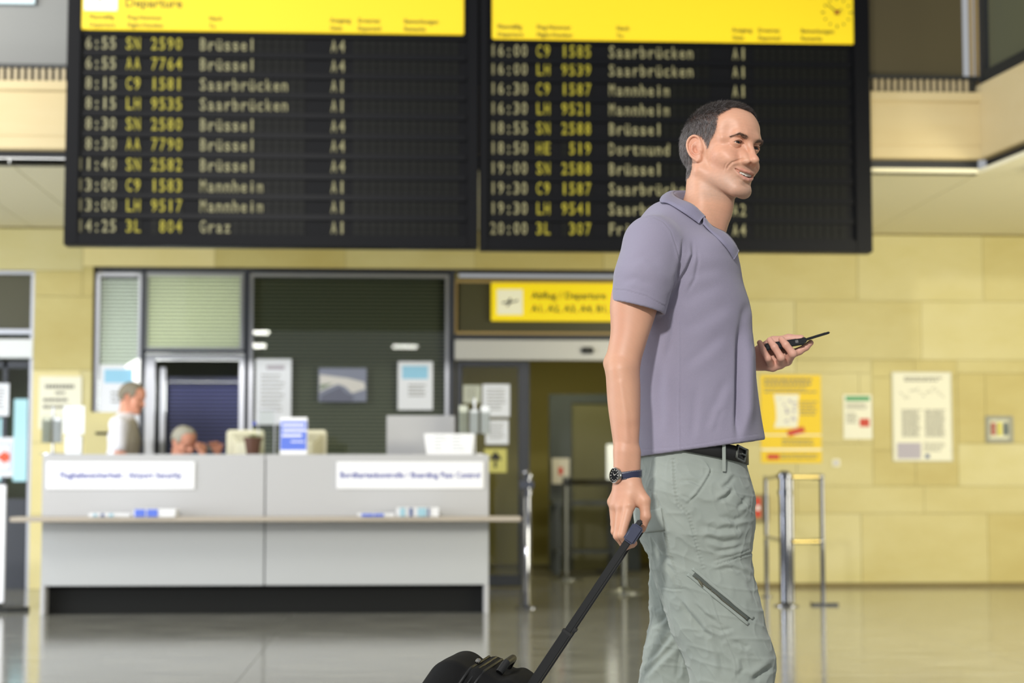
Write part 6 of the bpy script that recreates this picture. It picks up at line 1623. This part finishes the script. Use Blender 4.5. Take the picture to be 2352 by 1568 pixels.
Rc = np.stack([gd, side, outw], 1)     # local x down the pole, y across, z outwards
def cpart(mb, c, name, m, bevel=0, smooth=False, parent=None, seg=2):
    o = oriented(mb, np.array(c), Rc).build(name, m, bevel=bevel, smooth=smooth, seg=seg)
    if parent: o.parent = parent; return o
    return rooted(o, case, corg)
top_t = .428    # distance from the grip to the top of the case
for yy, nm in ((gy0, 'pole'), (gy1, 'pole')):
    b0 = g0 + side * yy
    cpart(MB().box(.012, .33, -.0055, .0055, -.0082, .0082), b0, nm, M['pole_m'], .002, parent=None)
    cpart(MB().box(.262, top_t + .12, -.008, .008, -.0104, .0104), b0, 'pole_sleeve', M['pole_m'], .002)
    cpart(MB().box(.258, .266, -.0092, .0092, -.0118, .0118), b0, 'pole_collar', M['case_trim'], .001)
grip = cpart(MB().box(-.026, .019, -.010, .010, -.0145, .0130), g0 - np.array([0, .004, 0]), 'grip_bracket', mat('grip_blue_grey', S(62, 66, 86), .35), .004, True, seg=3)
cpart(MB().box(-.026, .012, -.010, .010, -.0130, .0130), g0 + side * gy1, 'grip_bracket', M['pole_m'], .004, True, seg=3)
gb = MB().tube([g0 + up_ * .014 + np.array([0, -.004, 0]), g0 + up_ * .014 + side * .125], .0095, 18); rooted(gb.build('grip_bar', M['case_trim'], smooth=True), case, corg)
cpart(MB().box(-.038, -.018, -.006, .014, -.005, .008), g0, 'release_button', M['case_trim'], .003, True)
# body of the case: rounded soft box sculpted, with bulging front pockets
mid = g0 + side * .0625
def case_sdf(Q):
    d = rbox(Q, (top_t + .23, 0, .070), (.232, .165, .062), .030)
    d = smin(d, rbox(Q, (top_t + .018 + .21, 0, .150), (.210, .158, .052), .050), .006)
    d = smin(d, rbox(Q, (top_t + .012, 0, .030), (.030, .15, .028), .02), .01)
    return d
cv, cf = sculpt(case_sdf, (top_t - .06, -.20, -.03), (top_t + .50, .20, .26), .005); cv = relax(cv, cf, 2)
cn = vnormals(cv, cf); cv = cv + cn * (.0022 * nz(cv, 30, 41))[:, None]
rooted(fast_mesh('case_body', cv @ Rc.T + mid, cf, M['case']), case, corg)
def loop(zc, hw, hh, x0_, r_=.04, n=14):
    pts = []
    for (cx_, cy_, a0) in ((x0_ + r_, -hw + r_, 180), (x0_ + hh - r_, -hw + r_, 270), (x0_ + hh - r_, hw - r_, 0), (x0_ + r_, hw - r_, 90)):
        for k in range(n): a_ = math.radians(a0 + 90 * k / (n - 1)); pts.append((cx_ + r_ * math.cos(a_), cy_ + r_ * math.sin(a_), zc))
    return pts + [pts[0], pts[1]]
for zc, hw, x0_, hh in ((.022, .166, top_t - .001, .462), (.100, .167, top_t - .001, .462), (.128, .162, top_t + .010, .445)):
    cpart(MB().tube(loop(zc, hw, hh, x0_), .0034, 8), mid, 'piping', M['case_trim'], smooth=True)
cpart(MB().tube(loop(.113, .164, .458, top_t + .001), .0025, 6), mid, 'zip_line', M['pole_m'], smooth=True)
cpart(MB().tube([(top_t - .006, -.07, .075), (top_t - .030, -.055, .075), (top_t - .030, .055, .075), (top_t - .006, .07, .075)], .009, 12), mid, 'carry_handle', M['case_trim'], smooth=True)
cpart(MB().lathe([(0, -.006), (.006, -.004), (.0075, 0), (.006, .004), (0, .006)], 14, (top_t - .008, -.120, .125)), mid, 'zip_puller', M['steel'], smooth=True)
# wheels at the bottom back edge, on the floor
bx_ = mid + gd * (top_t + .40)
for yy in (-.13, .13):
    wcx = corg[0] if False else None
    hub = mid + side * yy + gd * (top_t + .455) + outw * .030
    rr = max(.03, hub[2] - .0) if hub[2] < .08 else .035
    hub[2] = max(hub[2], .0); rr = .032; hub = np.array([hub[0], hub[1], .033])
    rooted(MB().tube([hub - side * .012, hub + side * .012], .032, 28).build('wheel', M['sole'], smooth=True, bevel=0), case, corg)
    rooted(MB().tube([hub - side * .016, hub + side * .016], .012, 16).build('wheel_hub', M['case_trim'], smooth=True), case, corg)
# ================================================================== THE TWO CLERKS BEHIND THE COUNTER
M['clerk_skin'] = mat('clerk_skin', S(214, 150, 124), .5, sss=.05); M['clerk_hair'] = mat('clerk_hair', S(128, 120, 104), .8, bump=.6, bscale=120)
M['clerk_hair2'] = mat('clerk_hair_grey', S(168, 164, 150), .8, bump=.6, bscale=120); M['clerk_shirt'] = mat('clerk_shirt', S(232, 232, 240), .8); M['clerk_dark'] = mat('clerk_trousers', S(44, 46, 56), .8)
M['tie'] = mat('tie_dark', S(66, 72, 88), .6); M['vest'] = mat('vest_grey_beige', S(166, 160, 146), .85)
def clerk(label, org, facing, head_c, hr, hair_m, torso, arms, legs, extra=None):
    root = empty('person', label, 'person', loc=org); root.rotation_euler = (0, 0, facing)
    def add(n, f, lo, hi, h, m):
        v_, q_ = sculpt(f, lo, hi, h); v_ = relax(v_, q_, 1, .4); return fast_mesh(n, v_, q_, m, root)
    hc = np.array(head_c, f32); R_ = rotm(*[math.radians(a) for a in hr]).astype(f32)
    hl_ = lambda P: ((P - hc) @ R_)
    def skin(P):
        d = face(hl_(P)); d = smin(d, cone(P, hc + np.array([-.03, 0, -.03]), np.array(torso[0][0]) + np.array([0, 0, .02]), .052, .058), .02)
        for a_ in arms:
            d = np.minimum(d, chain(P, a_[1:], [.036, .025, .022], .01) if len(a_) == 4 else chain(P, a_[1:], [.032, .024], .01))
            e = np.array(a_[-1], float); dr = nrm(e - np.array(a_[-2])); sd_ = nrm(np.cross(dr, (0, .3, 1)))
            for k in range(4): o_ = sd_ * (k - 1.5) * .019; d = smin(d, chain(P, [e, e + dr * .08 + o_, e + dr * .12 + o_ * 1.1 + np.array([0, 0, -.012]), e + dr * .145 + o_ * 1.1 + np.array([0, 0, -.028])], [.022, .0125, .010, .008]), .006)
            d = smin(d, chain(P, [e + dr * .02, e + dr * .06 - sd_ * .045, e + dr * .09 - sd_ * .055], [.016, .0115, .0095]), .008)
        return d
    allp_ = np.array([p for a_ in arms for p in a_] + [list(hc)]); lo = allp_.min(0) - .19; hi = allp_.max(0) + .19
    add('body', skin, lo, hi, .005, M['clerk_skin'])
    def hair(P): Q = hl_(P); return smax(face(Q) - .008 - .0015 * nz(Q, 120, 2).astype(f32), -hairline(Q).astype(f32) * 1.0, .006)
    add('hair', hair, hc - .16, hc + .16, .004, hair_m)
    def shirt_(P):
        d = chain(P, [t[0] for t in torso], [t[1] for t in torso], .05); q = P.copy(); q[:, 1] = (q[:, 1]) * .62
        d = chain(q, [t[0] for t in torso], [t[1] for t in torso], .05)
        sh_ = torso[0][0]
        for a_ in arms:
            d = smin(d, chain(P, [np.array(sh_) + np.array([0, 0, -.06]), np.array(a_[0]), np.array(a_[0]) * .25 + np.array(a_[1]) * .75], [.06, .068, .060], .02), .03)
        for a_ in arms: pass
        d = smax(d, -cone(P, hc + np.array([-.03, 0, -.03]), np.array(sh_) + np.array([0, 0, .0]), .055, .06), .004)
        return d + (nz(P, 22, 4) * .004).astype(f32)
    tp = np.array([t[0] for t in torso] + [a_[0] for a_ in arms] + [a_[1] for a_ in arms])
    add('shirt', shirt_, tp.min(0) - .22, tp.max(0) + .22, .008, M['clerk_shirt'])
    col_ = lambda P: smax(cone(P, hc + np.array([-.04, 0, -.09]), np.array(torso[0][0]) + np.array([0, 0, .02]), .062, .078), P[:, 2] - f32(hc[2] - .105), .004)
    add('shirt_collar', col_, hc + np.array([-.2, -.16, -.3]), hc + np.array([.16, .16, -.05]), .006, M['clerk_shirt'])
    def tr(P):
        d = None
        for lg in legs: e = chain(P, lg, [.095, .075, .055], .02); d = e if d is None else smin(d, e, .03)
        return d
    lp_ = np.array([p for lg in legs for p in lg]); add('trousers', tr, lp_.min(0) - .12, lp_.max(0) + np.array([.12, .12, .10]), .010, M['clerk_dark'])
    for lg in legs:
        e = np.array(lg[-1]); 
        f_ = lambda P: smax(chain(P, [e + (-.04, 0, -.03), e + (.06, 0, -.045), e + (.15, 0, -.055)], [.045, .04, .03], .02), .008 - P[:, 2] + 0 * P[:, 2], .003)
        add('shoe', f_, e + (-.12, -.07, -.13), e + (.22, .07, .05), .007, M['shoe'])
    return root
Yc1 = YC + 1.32
cl1 = onY(284, 1000, Yc1); cl1[2] = 0
r1_ = clerk('grey-haired clerk in a white short-sleeved shirt and tie, standing behind the counter', Vector(cl1), 0.0, (.055, 0, 1.580), (-14, -16, 0), M['clerk_hair'],
     [((.010, 0, 1.40), .085), ((.0, 0, 1.28), .110), ((-.005, 0, 1.12), .112), ((-.01, 0, .98), .108)],
     [[(-.015, -.19, 1.375), (.0, -.235, 1.16), (.13, -.20, 1.06), (.20, -.17, 1.03)], [(-.005, .19, 1.375), (.02, .235, 1.16), (.14, .20, 1.06), (.21, .16, 1.03)]],
     [[(-.01, -.08, .95), (-.0, -.09, .52), (-.02, -.10, .09)], [(-.01, .08, .95), (.02, .09, .52), (.0, .10, .09)]])
t_ = MB().add([(.060, -.02, 1.445), (.060, .02, 1.445), (.125, .03, 1.33), (.125, -.03, 1.33), (.128, -.032, 1.10), (.128, .032, 1.10), (.135, 0, 1.06)], [(0, 1, 2, 3), (3, 2, 5, 4), (4, 5, 6)])
o = t_.build('tie', M['tie'], r1_); sm = o.modifiers.new('thick', 'SOLIDIFY'); sm.thickness = .012; sm.offset = 1
# open grey-beige vest front
vf_ = lambda P: smax(chain(P * np.array([1, .62, 1], f32), [(.018, 0, 1.36), (.012, 0, 1.25), (.006, 0, 1.02)], [.098, .115, .118], .05), .035 - P[:, 0] + .0 * P[:, 0], .004)
v_, q_ = sculpt(lambda P: smax(vf_(P), .028 - np.abs(P[:, 1]), .003), (-.05, -.22, .9), (.18, .22, 1.5), .008); fast_mesh('vest', relax(v_, q_, 1), q_, M['vest'], r1_)
Yc2 = YC + 1.0
cl2 = onY(408, 1000, Yc2); cl2[2] = 0; hz2 = PZ(1014, Yc2, 418)
r2_ = clerk('grey-haired clerk seated low behind the counter, hand raised in front of his face', Vector(cl2), 0.0, (.045, 0, hz2 - .015), (-46, -22, 4), M['clerk_hair2'],
     [((.0, 0, hz2 - .20), .085), ((-.03, 0, hz2 - .32), .110), ((-.06, 0, hz2 - .50), .112), ((-.06, 0, hz2 - .62), .110)],
     [[(-.01, -.18, hz2 - .225), (.10, -.22, hz2 - .40), (.215, -.13, hz2 - .175), (.205, -.10, hz2 - .115)], [(.0, .18, hz2 - .225), (.13, .20, hz2 - .40), (.32, .10, hz2 - .15), (.305, .07, hz2 - .10)]],
     [[(-.05, -.09, .50), (.36, -.11, .50), (.34, -.11, .09)], [(-.05, .09, .50), (.36, .11, .50), (.36, .11, .09)]])
# small grey handset in the hands of the seated clerk
hb = MB().box(-.06, .06, -.015, .015, -.025, .025).build('handset', mat('handset_grey', S(110, 116, 112), .5), bevel=.008)
hb.location = Vector(cl2) + Vector((.265, .08, hz2 - .055)); hb.rotation_euler = (0, .15, 0); tag(hb, 'small grey handset held up by the seated clerk', 'handset')
ch = empty('office_chair', 'dark swivel chair under the seated clerk', 'chair', loc=(cl2[0] - .05, cl2[1], 0))
def cadd(o): o.parent = ch; return o
cadd(MB().box(-.24, .24, -.24, .24, .34, .395).build('seat', M['clerk_dark'], bevel=.02)); cadd(MB().box(-.27, -.22, -.20, .20, .46, .80).build('backrest', M['clerk_dark'], bevel=.02))
cadd(MB().tube([(0, 0, .08), (0, 0, .34)], .03, 14).build('column', M['dark'], smooth=True)); cadd(MB().tube([(-.15, 0, .35), (-.26, 0, .36), (-.265, 0, .5)], .015, 8).build('back_support', M['dark']))
for k in range(5):
    a_ = k * 2 * math.pi / 5; c_, s_ = math.cos(a_), math.sin(a_)
    l_ = cadd(MB().tube([(0, 0, .09), (.28 * c_, .28 * s_, .06)], .018, 8).build('leg', M['dark'])); w_ = MB().tube([(.28 * c_, .28 * s_ - .012, .028), (.28 * c_, .28 * s_ + .012, .028)], .028, 14).build('caster', M['dark']); w_.parent = l_

# print and lettering too small to pick apart singly
for o in bpy.data.objects:
    if o.name.split('.')[0] in ('printed_lines', 'lettering', 'heading_captions', 'heading_lettering', 'clock_marks', 'stitching', 'dial_marks', 'bag_contents', 'drawing', 'eyelashes', 'eyebrows', 'hair', 'grey_hair'):
        if o.name.split('.')[0] in ('hair', 'grey_hair') and o.type != 'CURVES': continue
        o['kind'] = 'stuff'
